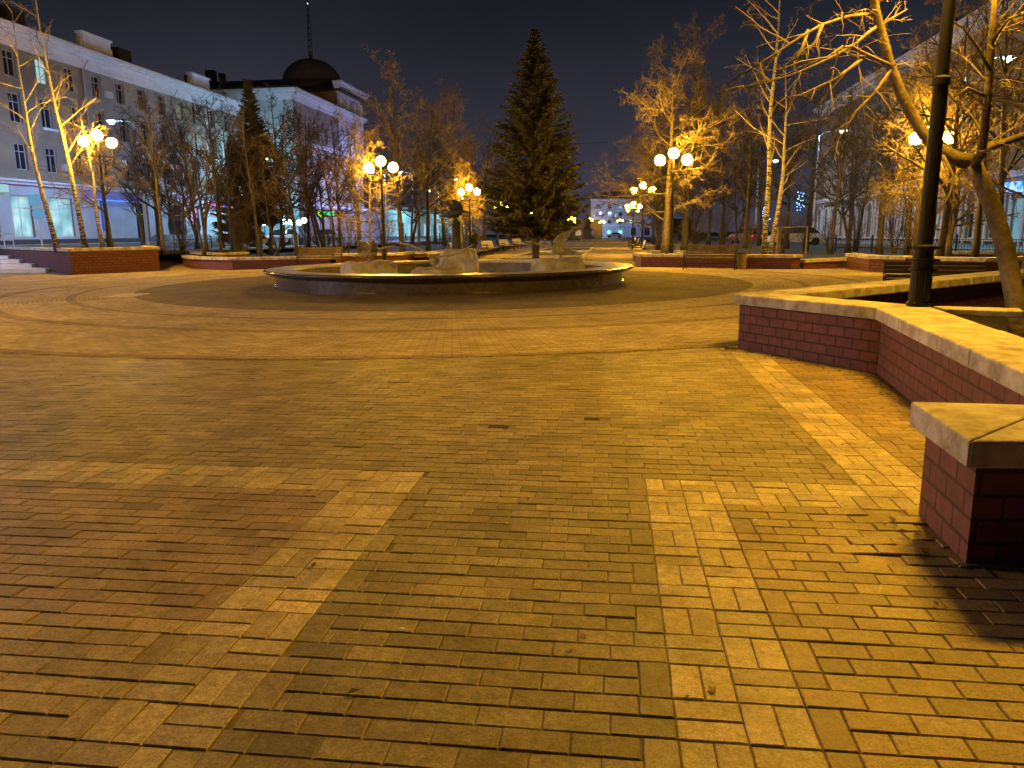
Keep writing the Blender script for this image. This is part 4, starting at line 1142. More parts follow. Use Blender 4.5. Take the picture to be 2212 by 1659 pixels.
# conifers
def conifer(name, loc, H, R, seed, label, m, trunk_r=0.17, clear=1.0, dens=1.0, narrow=1.0, cat='spruce'):
    t = thing(name, loc, label, cat)
    r = random.Random(seed)
    mb = MB(); mb.tube([Vector((0, 0, 0)), Vector((0.02, 0, H * .3)), Vector((0, 0.02, H * .7)), Vector((0, 0, H * 0.98))], [trunk_r * 1.15, trunk_r, trunk_r * .5, 0.02], 10); mb.build('trunk', M['bark'], t, smooth=True)
    mb = MB(); sk = MB()
    z = clear
    while z < H - 0.1:
        f = (z - clear) / (H - clear)
        prof = (1 - f) ** 0.85 * (0.80 + 0.20 * min(1, f * 6))
        Rz = R * prof * narrow
        nb = int((6 + 8 * prof) * dens)
        for k in range(nb):
            a = r.uniform(0, 2 * math.pi)
            Lb = max(0.16, Rz * r.uniform(0.72, 1.16))
            droop = r.uniform(0.05, 0.32) * (1 - f) - 0.35 * f
            n = 5
            P_ = []
            for i in range(n + 1):
                g = i / n
                P_.append(Vector((math.cos(a) * Lb * g, math.sin(a) * Lb * g, z - Lb * droop * g * 1.4 + Lb * 0.30 * g * g * (1 - f))))
            sk.tube(P_, [0.028 * (1 - .8 * i / n) for i in range(n + 1)], 3, cap=False)
            ns = max(4, int(Lb * 13))
            side = Vector((-math.sin(a), math.cos(a), 0))
            for s_ in range(ns):
                g = (0.12 + 0.88 * s_ / ns) ** 0.9
                x = g * n; i = min(int(x), n - 1); c = P_[i].lerp(P_[i + 1], x - i)
                for sg in (-1, 1, 0):
                    ln = (0.16 + 0.30 * Lb / R * (1 - 0.55 * g)) * r.uniform(0.7, 1.2)
                    fw = (P_[n] - P_[0]).normalized()
                    d = (fw * r.uniform(0.5, 0.9) + side * sg * r.uniform(0.6, 1.0) + Vector((0, 0, r.uniform(-0.55, 0.05)))).normalized()
                    wv = d.cross(Vector((r.uniform(-.3, .3), r.uniform(-.3, .3), 1))).normalized() * (0.035 + 0.03 * ln)
                    up = Vector((0, 0, 0.03))
                    b0 = len(mb.v)
                    e = c + d * ln + Vector((0, 0, -0.10 * ln)); md = c + d * ln * 0.45
                    mb.v += [tuple(c), tuple(md + wv), tuple(e), tuple(md - wv), tuple(md + up)]
                    mb.f += [(b0, b0 + 1, b0 + 4), (b0 + 1, b0 + 2, b0 + 4), (b0 + 2, b0 + 3, b0 + 4), (b0 + 3, b0, b0 + 4)]
                    mb.m += [0] * 4
        z += r.uniform(0.09, 0.17) * (0.7 + 0.7 * (1 - f))
    mb.build('foliage', M[m], t); sk.build('branches', M['darkbark'], t)
    return t
sp = atY(1157, 560, 38.5)
topz = atY(1153, 66, 38.5).z
conifer('spruce_tree', (sp.x, 38.5, 0.06), topz, 2.95, 4, 'tall dark spruce standing on the axis behind the fountain', 'needle', clear=1.55, dens=1.15)
c2 = atY(560, 530, 46)
conifer('conifer_tree', (c2.x, 46, 0.5), atY(543, 168, 46).z - 0.5, 1.9, 8, 'dark narrow conifer before the gap between the two left buildings', 'thuja', clear=1.8, dens=1.0, cat='conifer')
conifer('conifer_tree', (c2.x - 2.2, 49, 0.5), 7.0, 1.7, 18, 'smaller dark conifer touching the left side of the narrow one', 'thuja', clear=0.8, dens=0.9, cat='conifer')

# foreground leaning tree, limbs traced in depth
fg = TreeGen(77)
YT = 8.7
base = G(2206, 730, .34)
def pth(l): return [atY(u, v, y) for u, v, y in l]
trunk = [Vector((base.x + .02, base.y, .30))] + pth([(2192, 640, 8.75), (2172, 540, 8.8), (2145, 450, 8.85), (2118, 385, 8.9), (2100, 352, 8.95)])
fg.trunk.tube(trunk, [.125, .103, .098, .094, .09, .09], 12)
limb = pth([(2100, 352, 8.95), (2062, 342, 9.0), (2020, 318, 9.05), (1992, 284, 9.1), (1965, 240, 9.1), (1945, 200, 9.1), (1930, 160, 9.1), (1920, 132, 9.05), (1908, 85, 9.0), (1896, 40, 9.0), (1886, -10, 8.9), (1878, -80, 8.8)])
fg.trunk.tube(limb, [.088, .082, .074, .066, .062, .059, .056, .053, .05, .046, .042, .028], 12)
rlimb = pth([(2100, 352, 8.95), (2126, 322, 9.3), (2165, 308, 9.8), (2212, 292, 10.3), (2280, 240, 10.9)])
fg.trunk.tube(rlimb, [.075, .05, .045, .04, .02], 10)
stub = pth([(2102, 360, 8.95), (2120, 330, 8.7), (2134, 210, 8.6), (2141, 90, 8.5), (2150, -20, 8.4)])
fg.trunk.tube(stub, [.06, .05, .04, .035, .02], 8)
subs = [[(1885, 29, 9), (1830, 36, 8.8), (1776, 53, 8.5), (1728, 80, 8.3), (1674, 116, 8.2), (1582, 174, 8.0)],
        [(1927, 142, 9.05), (1895, 128, 8.9), (1855, 109, 8.7), (1840, 99, 8.6), (1815, 104, 8.5), (1786, 124, 8.4), (1728, 133, 8.2), (1672, 158, 8.1)],
        [(1893, 58, 9), (1870, 75, 8.9), (1849, 94, 8.8), (1800, 122, 8.7), (1728, 155, 8.6), (1660, 178, 8.4), (1560, 196, 8.3)],
        [(1863, 126, 8.8), (1830, 152, 8.6), (1800, 173, 8.5), (1728, 206, 8.3), (1672, 214, 8.2)],
        [(1776, 53, 8.5), (1762, 90, 8.4), (1728, 128, 8.3)], [(1745, 66, 8.4), (1730, 110, 8.3), (1700, 150, 8.2)],
        [(1925, 150, 9.05), (1890, 200, 9.0), (1850, 240, 9.0), (1820, 290, 9.0), (1790, 330, 9.0)],
        [(1886, 10, 9), (1920, -5, 8.9), (1950, -40, 8.8)], [(1898, 60, 9.0), (1925, 40, 9.1), (1960, 20, 9.2)],
        [(2035, 332, 9), (2060, 380, 8.8), (2052, 420, 8.7), (2040, 440, 8.6)],
        [(2134, 210, 8.6), (2090, 190, 8.5), (2060, 210, 8.4)], [(2141, 90, 8.5), (2180, 40, 8.2), (2240, 20, 8)], [(2138, 150, 8.5), (2110, 100, 8.4), (2080, 60, 8.3), (2050, 40, 8.2)]]
fcfg = [dict(n=6, f0=0.12, ang=(25, 65), l=0.38, r=0.0075, segs=6, wob=0.10, grav=-0.07, sides=4, rmin=0.005, split=0),
        dict(n=4, f0=0.15, ang=(25, 65), l=0.5, r=0.0045, segs=4, wob=0.14, grav=-0.08, sides=3, rmin=0.0035, split=0)]
for sdef in subs:
    P_ = pth(sdef); n = len(P_)
    rs = [0.021 * (1 - .7 * i / (n - 1)) for i in range(n)]
    fg.limbs.tube(P_, rs, 6)
    L_ = sum((P_[i + 1] - P_[i]).length for i in range(n - 1))
    fg.recurse(P_, rs, L_, 0, fcfg)
for P_, rs in ((limb[5:], [.03] * 7), (rlimb, [.03] * 5), (stub, [.03] * 5)):
    fg.recurse(P_, rs, 2.2, 0, [dict(fcfg[0], n=10, l=.45), dict(fcfg[1]), dict(fcfg[1], r=.004)])
t = thing('leaning_tree', (0, 0, 0), 'nearest tree, its bent trunk leaning left behind the lamp post at the right edge', 'tree')
fg.trunk.build('trunk', M['bark'], t, smooth=True); fg.limbs.build('limbs', M['bark'], t, smooth=True); fg.twigs.build('twigs', M['twig'], t)

# ---------------------------------------------------------------- buildings
def wallgrid(mb, o, ang, L, H, ops, rd=0.22, z0=0.0):
    """wall face with real openings; local x along, outward is -y turned by ang"""
    ca, sa = math.cos(ang), math.sin(ang)
    def P_(s_, y, z): return (o[0] + s_ * ca - y * sa, o[1] + s_ * sa + y * ca, z)
    xs = sorted(set([0, L] + [a for op in ops for a in op[:2]])); zs = sorted(set([z0, H] + [a for op in ops for a in op[2:4]]))
    for i in range(len(xs) - 1):
        # merge vertical runs
        j = 0
        while j < len(zs) - 1:
            xc = (xs[i] + xs[i + 1]) / 2; zc = (zs[j] + zs[j + 1]) / 2
            if any(a < xc < b and c < zc < d for a, b, c, d in ops): j += 1; continue
            k = j
            while k + 1 < len(zs) - 1:
                zc2 = (zs[k + 1] + zs[k + 2]) / 2
                if any(a < xc < b and c < zc2 < d for a, b, c, d in ops): break
                k += 1
            mb.quad(P_(xs[i], 0, zs[j]), P_(xs[i + 1], 0, zs[j]), P_(xs[i + 1], 0, zs[k + 1]), P_(xs[i], 0, zs[k + 1]))
            j = k + 1
    for a, b, c, d in ops:
        mb.quad(P_(a, 0, c), P_(b, 0, c), P_(b, rd, c), P_(a, rd, c)); mb.quad(P_(a, 0, d), P_(a, rd, d), P_(b, rd, d), P_(b, 0, d))
        mb.quad(P_(a, 0, c), P_(a, rd, c), P_(a, rd, d), P_(a, 0, d)); mb.quad(P_(b, 0, c), P_(b, 0, d), P_(b, rd, d), P_(b, rd, c))

WCACHE = {}
def window(parent, o, ang, op, pane='glass', frame='frame', rd=0.22, cols=2, rows=1, name='window', trans=True):
    a, b, c, d = op
    W, Hh = b - a, d - c
    key = (round(W, 2), round(Hh, 2), pane, frame, cols, rows)
    if key not in WCACHE:
        f = MB(); t_ = 0.07
        f.bx(0, W, 0, 0.06, 0, t_); f.bx(0, W, 0, 0.06, Hh - t_, Hh); f.bx(0, t_, 0.003, 0.057, t_, Hh - t_); f.bx(W - t_, W, 0.003, 0.057, t_, Hh - t_)
        for i in range(1, cols): f.bx(W * i / cols - .03, W * i / cols + .03, 0.004, 0.056, t_, Hh - t_)
        if trans: f.bx(t_, W - t_, 0.006, 0.054, Hh * .7 - .025, Hh * .7 + .025)
        for i in range(1, rows): f.bx(t_, W - t_, 0.007, 0.053, Hh * i / (rows + 1), Hh * i / (rows + 1) + .04)
        p = MB(); p.bx(0.02, W - .02, 0.03, 0.05, 0.02, Hh - .02)
        WCACHE[key] = (f.mesh('window', M[frame]), p.mesh('pane', M[pane]))
    fm, pm = WCACHE[key]
    ca, sa = math.cos(ang), math.sin(ang)
    wo = bpy.data.objects.new(name, fm); COL.objects.link(wo); wo.parent = parent
    y = rd - 0.06
    wo.location = (o[0] + a * ca - y * sa, o[1] + a * sa + y * ca, c); wo.rotation_euler.z = ang
    po = bpy.data.objects.new('pane', pm); COL.objects.link(po); po.parent = wo
    return wo

def cornice(mb, o, ang, L, z, steps, ret=0.0):
    """stepped moulding; steps = (outward, height) from the bottom up"""
    ca, sa = math.cos(ang), math.sin(ang)
    zz = z
    for out, h in steps:
        c = (o[0] + (L / 2) * ca - (-out / 2 + 0.1) * sa, o[1] + (L / 2) * sa + (-out / 2 + 0.1) * ca, zz + h / 2)
        mb.box(c, (L + 2 * ret * out, out + 0.2, h - 0.003), rz=ang)
        zz += h

def arch(mb, cx, z, r, w_, y0, y1, n=12, o=(0, 0), ang=0):
    """half ring of trim in local wall coords"""
    ca, sa = math.cos(ang), math.sin(ang)
    def P_(s_, y, zz): return (o[0] + s_ * ca - y * sa, o[1] + s_ * sa + y * ca, zz)
    for i in range(n):
        a, b = math.pi * i / n, math.pi * (i + 1) / n
        pts = [(cx + r * math.cos(a), z + r * math.sin(a)), (cx + (r + w_) * math.cos(a), z + (r + w_) * math.sin(a)), (cx + (r + w_) * math.cos(b), z + (r + w_) * math.sin(b)), (cx + r * math.cos(b), z + r * math.sin(b))]
        f = [P_(s_, y0, z_) for s_, z_ in pts]; k = [P_(s_, y1, z_) for s_, z_ in pts]
        mb.quad(*f); mb.quad(f[0], k[0], k[1], f[1]); mb.quad(f[1], k[1], k[2], f[2]); mb.quad(f[3], f[2], k[2], k[3])

# ---- long shop building on the left
ZA = 1.05
bA = thing('shop_building', PQ(-41.6, 28, ZA), 'long four storey pale building with white cornice and lit shops at the left', 'building', rz=math.radians(82.5))
LA, HA = 57.0, 14.45
ops = []; wl = []
rz_ = random.Random(3)
for fl, (z0, z1) in enumerate(((5.2, 7.0), (8.4, 10.4), (11.5, 13.2))):
    for i in range(18):
        x = 1.6 + i * 3.05
        op = (x, x + 1.15, z0, z1); ops.append(op); wl.append((op, fl, i))
shops = []
for i, (x, wdt, kind) in enumerate(((2.0, 3.0, 'display'), (7.0, 3.0, 'display'), (12.0, 3.0, 'display'), (17.5, 3.2, 'display'), (21.9, 2.0, 'display'), (25.6, 2.6, 'display'), (31.0, 0.8, 'blue'), (36.2, 1.9, 'door'), (41.4, 2.4, 'door'), (45.4, 1.4, 'stained'), (50.4, 1.0, 'stained'), (52.4, 2.4, 'stained'))):
    zb_ = 0.5 if kind in ('display',) else (0.1 if kind == 'door' else 0.95)
    op = (x, x + wdt, zb_, 3.4); ops.append(op); shops.append((op, kind))
mb = MB(); wallgrid(mb, (0, 0), 0, LA, HA, ops, z0=-0.1)
mb.bx(0, 0.05, 0.3, 12, 0, HA); mb.bx(LA - .05, LA, 0.3, 12, 0, HA); mb.bx(0, LA, 11.9, 12, 0, HA); mb.bx(0, LA, 0.26, 0.3, 0, HA)
mb.build('wall', M['tan'], bA)
for a, b in ((0, 14.0), (31.0, 43.8), (47.5, LA)):     # smooth pale bays between the tan ones
    mb = MB()
    opsb = [(op[0] - a, op[1] - a, op[2], op[3]) for op in ops if op[0] >= a and op[1] <= b and op[2] > 4.6]
    wallgrid(mb, (a, -0.06), 0, b - a, HA, opsb, rd=0.06, z0=4.7)
    mb.build('render_bay', M['pink'], bA)
mb = MB(); wallgrid(mb, (0, -0.05), 0, LA, 4.1, [(o_[0], o_[1], o_[2], o_[3]) for o_ in ops if o_[3] < 4.2], rd=0.05, z0=0.35); mb.build('ground_floor_render', M['palewall'], bA)
mb = MB(); mb.bx(-.1, LA, -0.10, 0.05, -0.3, 0.34); mb.build('plinth', M['plinth'], bA)
mb = MB(); cornice(mb, (0, 0), 0, LA, 13.45, ((0.18, 0.25), (0.12, 0.55), (0.35, 0.2), (0.65, 0.22), (0.85, 0.2)), ret=0.5)
cornice(mb, (0, 0), 0, LA, 4.15, ((0.25, 0.2), (0.4, 0.15))); mb.build('cornice', M['trim'], bA)
mb = MB(); mb.quad((-.8, -0.9, 14.88), (LA + .5, -0.9, 14.88), (LA, 6, 16.7), (0, 6, 16.7)); mb.quad((0, 6, 16.7), (LA, 6, 16.7), (LA, 12.5, 14.85), (0, 12.5, 14.85)); mb.quad((LA + .5, -.9, 14.88), (LA + .2, 12.5, 14.85), (LA, 6, 16.7), (LA, 6, 16.7)); 
for x in (26.5, 39.5, 52): mb.bx(x, x + 1.9, 2.2, 3.2, 15.0, 17.0)
mb.build('roof', M['roof'], bA)
for x, w_ in ((31.2, 3.4), (47.2, 3.2)):
    mb = MB(); mb.bx(x, x + w_, -0.35, 0.2, 14.89, 16.1); mb.bx(x - .3, x, -0.25, 0.1, 14.89, 15.6); mb.bx(x + w_, x + w_ + .3, -.25, .1, 14.89, 15.6); mb.bx(x - .15, x + w_ + .15, -.45, .25, 16.1, 16.25)
    mb.build('roof_parapet', M['trim'], bA)
mb = MB()
for x in (14.0, 31.0, 43.7):
    mb = MB(); mb.tube([Vector((x, -.16, 0.2)), Vector((x, -.16, 13.3)), Vector((x, -.7, 14.05))], 0.06, 6); mb.build('downpipe', M['frame'], bA)
for op, fl, i in wl:
    pane = 'glass'
    if (fl, i) == (2, 8): pane = 'litcold'
    if (fl, i) == (2, 14): pane = 'litgreen'
    window(bA, (0, 0), 0, op, pane)
acb = MB(); acb.bx(0, .75, 0, .29, 0, .5); acb.bx(.08, .67, -.015, -.001, .06, .44); acm = acb.mesh('air_conditioner', M['box'])
sib = MB(); sib.bx(-.2, 1.35, -.2, 0, -.2, -.05); sim = sib.mesh('sill', M['trim'])
for op, fl, i in wl:
    if fl == 1 and i % 2 == 0:
        o_ = bpy.data.objects.new('sill', sim); COL.objects.link(o_); o_.parent = bA; o_.location = (op[0], -.062, op[2])
    if (i * 7 + fl * 3) % 5 == 1:
        o_ = bpy.data.objects.new('air_conditioner', acm); COL.objects.link(o_); o_.parent = bA; o_.location = (op[1] + .25, -.36, op[2] + .2)
for op, kind in shops:
    if kind == 'display': window(bA, (0, 0), 0, op, 'display', 'whiteframe', cols=2, name='shop_window')
    elif kind == 'blue': window(bA, (0, 0), 0, op, 'litblue', 'frame', cols=2, rows=3, name='shop_window')
    elif kind == 'door': window(bA, (0, 0), 0, op, 'glass', 'frame', cols=2, name='door')
    else: window(bA, (0, 0), 0, op, 'stained', 'frame', cols=2, rows=4, name='shop_window')
mb = MB(); mb.bx(29.5, 36.5, -.65, -.06, 3.45, 4.05); mb.build('fascia', M['violet'], bA)
mb = MB(); mb.bx(30.0, 36.3, -.6, -.1, 3.40, 3.447); mb.build('fascia_light', M['litblue'], bA)
mb = MB(); mb.bx(48.6, 56.0, -.35, -.06, 3.45, 4.05); mb.build('fascia', M['stained'], bA)
mb = MB(); mb.bx(20.2, 21.5, -.35, -.06, 3.55, 4.05); mb.build('sign_box', M['litcold'], bA)
mb = MB(); arch(mb, 42.6, 2.4, 1.25, .2, -.14, -.05); mb.bx(41.15, 41.35, -.14, -.05, 0.1, 2.4); mb.bx(43.85, 44.05, -.14, -.05, .1, 2.4)
mb.build('door_arch', M['darkbronze'], bA)
mb = MB()
for k in range(4): mb.bx(38.5 - k * .35, 46.5 + k * .35, -1.2 - k * .35, -.1, -0.1, .62 - k * .15)
mb.build('steps', M['pavement'], bA)
# little clipped conifers in pots by the arched door
def pot_shrub(loc, label):
    t = thing('potted_shrub', loc, label, 'potted shrub', 'potted conifers by the arched door')
    mb = MB(); mb.lathe([(0.0001, 0), (0.16, 0), (0.2, .3), (0.17, .3), (0.0001, .26)], 12); mb.build('pot', M['plinth'], t)
    r = random.Random(2); mb = MB()
    for i in range(900):
        z = r.uniform(0, 1); a = r.uniform(0, 6.283); R_ = 0.34 * math.sin(math.pi * min(1, z * .8 + .18)) ** .8 * r.uniform(.8, 1.05)
        c = Vector((R_ * math.cos(a), R_ * math.sin(a), .28 + z * 1.25)); d = Vector((math.cos(a), math.sin(a), 1.2)).normalized() * .1
        sdv = Vector((-math.sin(a), math.cos(a), 0)) * .035
        n = len(mb.v); mb.v += [tuple(c - sdv), tuple(c + sdv), tuple(c + d)]; mb.f.append((n, n + 1, n + 2)); mb.m.append(0)
    mb.build('foliage', M['hedge'], t); return t
def A2W(x, y, z): return Vector(bA.location) + Matrix.Rotation(math.radians(82.5), 3, 'Z') @ Vector((x, y, z))
pot_shrub(A2W(40.4, -.8, .62), 'left one of the two dark potted conifers flanking the arched shop door')
pot_shrub(A2W(44.9, -.8, .62), 'right one of the two dark potted conifers flanking the arched shop door')

# ---- domed building
B0 = atY(637, 300, 95); 
bB = thing('domed_building', (B0.x, B0.y, 0.6), 'pale corner building with dark dome and thin spire behind the left trees', 'building', rz=-AX)
HB = 17.4
opsF = []
for z0, z1 in ((4.6, 6.6), (8.2, 10.2), ): 
    for i in range(5): opsF.append((1.2 + i * 3.0, 2.4 + i * 3.0, z0, z1))
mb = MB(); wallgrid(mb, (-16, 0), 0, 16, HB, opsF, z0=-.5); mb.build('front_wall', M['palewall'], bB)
opsS = []
for fl, (z0, z1) in enumerate(((1.0, 3.6), (5.4, 7.2), (9.0, 11.2), (12.6, 14.6))):
    for i in range(8): opsS.append((1.2 + i * 2.9, 2.3 + i * 2.9, z0, z1))
mb = MB(); wallgrid(mb, (0, 0), math.pi / 2, 25, HB, opsS, z0=-.5); mb.bx(-16, 0, 24.9, 25, -.5, HB); mb.bx(-16, -15.9, 0, 24.9, -.5, HB); mb.bx(-.3, -.26, .3, 24.8, -.5, HB); mb.bx(-15.8, -.3, .26, .3, -.5, HB)
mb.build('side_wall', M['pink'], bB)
mb = MB()
for (o_, a_, L_) in (((-16, 0), 0, 16), ((0, 0), math.pi / 2, 25)):
    cornice(mb, o_, a_, L_, HB - .9, ((0.15, 0.5), (0.4, .25), (.75, .3), (.9, .2)), ret=0.9)
    cornice(mb, o_, a_, L_, 11.7, ((0.2, .2), (.35, .22)), ret=.9); cornice(mb, o_, a_, L_, 4.2, ((0.2, .2), (.4, .22)), ret=.9)
mb.build('cornice', M['trim'], bB)
for op in opsF: window(bB, (-16, 0), 0, op, 'glass')
for k, op in enumerate(opsS): window(bB, (0, 0), math.pi / 2, op, 'litshop' if k in (1, 2, 5, 6) else 'glass')
mb = MB(); mb.prism([(-16.4, -.6), (.6, -.6), (.6, 25.5), (-16.4, 25.5)], HB + .36, HB + .6)
mb.quad((-16.4, -.6, HB + .6), (.6, -.6, HB + .6), (-3, 4, HB + 2.2), (-13, 4, HB + 2.2)); mb.quad((-16.4, 25, HB + .6), (-16.4, -.6, HB + .6), (-13, 4, HB + 2.2), (-13, 20, HB + 2.2)); mb.quad((.6, -.6, HB + .6), (.6, 25, HB + .6), (-3, 20, HB + 2.2), (-3, 4, HB + 2.2)); mb.quad((-13, 4, HB + 2.2), (-3, 4, HB + 2.2), (-3, 20, HB + 2.2), (-13, 20, HB + 2.2))
mb.bx(-12.2, -11.2, 3, 4, HB + 1.0, HB + 3.4); mb.bx(-10.6, -10, 3.2, 3.9, HB + 1.0, HB + 3.0)
mb.build('roof', M['roof'], bB)
# tower block with loggia and dome
TY0, TY1, TZ = 15.0, 25.0, 21.2
ts = [(1.2 + i * 2.5, 2.3 + i * 2.5, 17.6, 19.6) for i in range(3)]
mb = MB(); mb.prism([(-9.5, TY0), (-.05, TY0), (-.05, TY1), (-9.5, TY1)], HB, TZ - 1.2); mb.build('tower_wall', M['tan'], bB)
mb = MB(); 
wallgrid(mb, (0.12, TY0), math.pi / 2, TY1 - TY0, TZ, [(1.0 + i * 3.0, 2.6 + i * 3.0, 16.6, 18.8) for i in range(3)], rd=.4, z0=12.2)
for i in range(4): mb.tube([Vector((.35, TY0 + .5 + i * 3.0, 12.3)), Vector((.35, TY0 + .5 + i * 3.0, TZ - 1.6))], 0.22, 10)
for i in range(3): arch(mb, 1.8 + i * 3.0, 18.8, .8, .25, -.2, 0, o=(0.12, TY0), ang=math.pi / 2)
cornice(mb, (0.1, TY0), math.pi / 2, TY1 - TY0, TZ - 1.3, ((.2, .4), (.5, .3), (.9, .35), (1.15, .25)), ret=.8)
mb.build('tower_loggia', M['trim'], bB)
mb = MB(); mb.prism([(-10, TY0 - .4), (.9, TY0 - .4), (.9, TY1 + .8), (-10, TY1 + .8)], TZ - 1.2, TZ - .9)
mb.quad((-10, TY0 - .4, TZ - .9), (.9, TY0 - .4, TZ - .9), (-2.2, TY0 + 2.5, TZ + .9), (-8, TY0 + 2.5, TZ + .9)); mb.quad((.9, TY0 - .4, TZ - .9), (1.2, TY1 + .8, TZ - .3), (-2.2, TY1 - 2, TZ + .9), (-2.2, TY0 + 2.5, TZ + .9))
mb.build('tower_roof', M['roof'], bB)
dc = (-5.2, 20.0)
mb = MB(); mb.lathe([(4.6, TZ - 1), (4.6, TZ + .2), (4.25, TZ + .25), (4.2, TZ + .6)] + [(4.15 * math.cos(a * math.pi / 24), TZ + .6 + 3.5 * math.sin(a * math.pi / 24)) for a in range(0, 12)] + [(.25, TZ + 4.15), (.12, TZ + 4.9)], 40, (dc[0], dc[1], 0)); mb.build('dome', M['dome'], bB, smooth=True)
mb = MB()
for k in range(3):
    a = 2.094 * k; mb.tube([Vector((dc[0] + .3 * math.cos(a), dc[1] + .3 * math.sin(a), TZ + 4.4)), Vector((dc[0] + .05 * math.cos(a), dc[1] + .05 * math.sin(a), TZ + 16.5))], [.05, .04], 5)
for k in range(14):
    z = TZ + 5 + k * .8; w_ = .3 * (1 - k / 17)
    mb.box((dc[0], dc[1], z), (w_ * 1.6, w_ * 1.6, .05))
mb.build('spire', M['darkbronze'], bB)
g = MB(); uvsphere(g, (dc[0], dc[1], TZ + 11.4), .12, 8, 6); g.build('spire_light', glow('spire_lamp', (1, 1, 1), 1.2), bB)

bG = thing('low_shop_row', PQ(-38, 128, 0.3), 'low lit row of shops along the far left street behind the trunks', 'building', rz=math.radians(82.5))
opsG = [(1.5 + i * 4.2, 4.1 + i * 4.2, .5, 3.2) for i in range(18)]
mb = MB(); wallgrid(mb, (0, 0), 0, 78, 5.6, opsG, z0=-.5); mb.bx(0, 78, .26, .3, -.5, 5.6); mb.bx(0, .1, .3, 8, -.5, 5.6); mb.build('wall', M['palewall'], bG)
for i, op in enumerate(opsG): window(bG, (0, 0), 0, op, ('litcold', 'display', 'glass')[i % 3], 'whiteframe', name='shop_window')
mb = MB(); mb.bx(-.3, 78.3, -.5, 8.3, 5.6, 5.9); mb.build('roof', M['roof'], bG)
cold_light(PQ(-31, 138, .3), math.pi - AX, 'white street light by the low far shops, nearer one', led='cyan_led')
cold_light(PQ(-31, 170, .3), math.pi - AX, 'white street light by the low far shops, farther one', led='cyan_led')
# green sign below the lindens
sg = atY(711, 461, 85)
t = thing('shop_sign', (sg.x, sg.y, sg.z), 'green and teal glowing shop sign seen through the trunks', 'sign', rz=0)
mb = MB(); mb.lathe([(.34, -.05), (.34, .05), (.16, .05), (.16, -.05), (.34, -.05)], 16, (0, 0, 0)); o = mb.build('letters', glow('lime_neon', (.35, 1.0, .02), 1.6), t); o.location = (-.95, 0, 0); o.rotation_euler.x = math.pi / 2
mb = MB(); mb.box((-.32, 0, 0), (.5, .08, .36)); mb.box((.1, 0, 0), (.28, .08, .46)); mb.box((.42, 0, 0), (.24, .08, .5)); mb.build('letters', glow('teal_neon', (.02, .9, .35), 1.4), t)
mb = MB(); mb.box((1.05, 0, 0), (.3, .08, .48)); mb.build('letters', glow('cyan_neon', (.05, .8, .9), 1.2), t)
mb = MB(); mb.box((0.05, .12, 0), (2.9, .1, .75)); mb.tube([Vector((-1, .12, -.3)), Vector((-1, .12, -sg.z + .6))], .05, 6); mb.tube([Vector((1, .12, -.3)), Vector((1, .12, -sg.z + .6))], .05, 6); mb.build('back_panel', M['plinth'], t)

# ---- right building with arched openings
C0 = PQ(24.2, 99, 0.35)
bC = thing('arcade_building', C0, 'pale four storey building with white framed arched windows at the right', 'building', rz=math.radians(82.5 + 180))
LC, HC = 75.0, 14.6
ops = []; wl = []; dl = []
for z0, z1 in ((5.2, 7.0), (8.2, 10.0), (11.0, 12.7)):
    for i in range(24):
        x = 1.5 + i * 3.05; op = (x, x + 1.15, z0, z1); ops.append(op); wl.append((op, (z0, i)))
for i in range(24):
    x = 1.4 + i * 3.05; op = (x, x + 1.35, .45 if i % 3 else .05, 2.9); ops.append(op); dl.append((op, i))
mb = MB(); wallgrid(mb, (0, 0), 0, LC, HC, ops, z0=-.3); mb.bx(0, .05, .3, 12, 0, HC); mb.bx(0, LC, .26, .3, 0, HC); mb.bx(0, LC, 11.9, 12, 0, HC)
mb.build('wall', M['tan'], bC)
mb = MB()
cornice(mb, (0, 0), 0, LC, HC - .5, ((.2, .3), (.5, .25), (.85, .28), (1.0, .15)), ret=.5); cornice(mb, (0, 0), 0, LC, 4.2, ((.2, .2), (.35, .15)))
mb.build('cornice', M['trim'], bC)
mb = MB()
for op, i in dl:
    cx = (op[0] + op[1]) / 2
    arch(mb, cx, 2.9, .68, .2, -.12, -.002); mb.bx(op[0] - .2, op[0] - .0, -.12, -.002, .1, 2.9); mb.bx(op[1], op[1] + .2, -.12, -.002, .1, 2.9); mb.bx(op[0] - .25, op[1] + .25, -.18, -.13, .3, .44)
    mb.bx(cx + 1.30, cx + 1.55, -.1, -.003, .1, 3.9)
mb.build('arch_trim', M['trim'], bC)
for op, k in wl: window(bC, (0, 0), 0, op, 'litcold' if k in ((11.0, 3),) else 'glass')
for op, i in dl: window(bC, (0, 0), 0, op, 'litshop' if i in (15, 16, 17, 18, 21) else 'glass', 'whiteframe', name='arched_window')
mb = MB(); mb.quad((-.5, -1.0, HC + .5), (LC, -1.0, HC + .5), (LC, 6, HC + 2.3), (0, 6, HC + 2.3)); mb.quad((0, 6, HC + 2.3), (LC, 6, HC + 2.3), (LC, 12, HC + .3), (0, 12, HC + .3))
for x in (8, 16, 27, 40): mb.bx(x, x + 1.2, 3, 4, HC + 1, HC + 3.2)
mb.build('roof', M['roof'], bC)
mb = MB(); mb.bx(46.5, 48.6, -.5, -.2, 3.25, 3.85); mb.build('sign_box', stained_neon('blue_white_sign', [(0.0, 0.03, .3), (.1, .35, 1.0), (.8, .95, 1.0)], 2.2, 2.2), bC)
mb = MB(); mb.bx(45.0, 45.3, -.5, -.2, 3.3, 3.7); mb.build('sign_box', M['litblue'], bC)
mb = MB(); mb.bx(-.1, LC, -.08, .02, -.4, .3); mb.build('plinth', M['plinth'], bC)

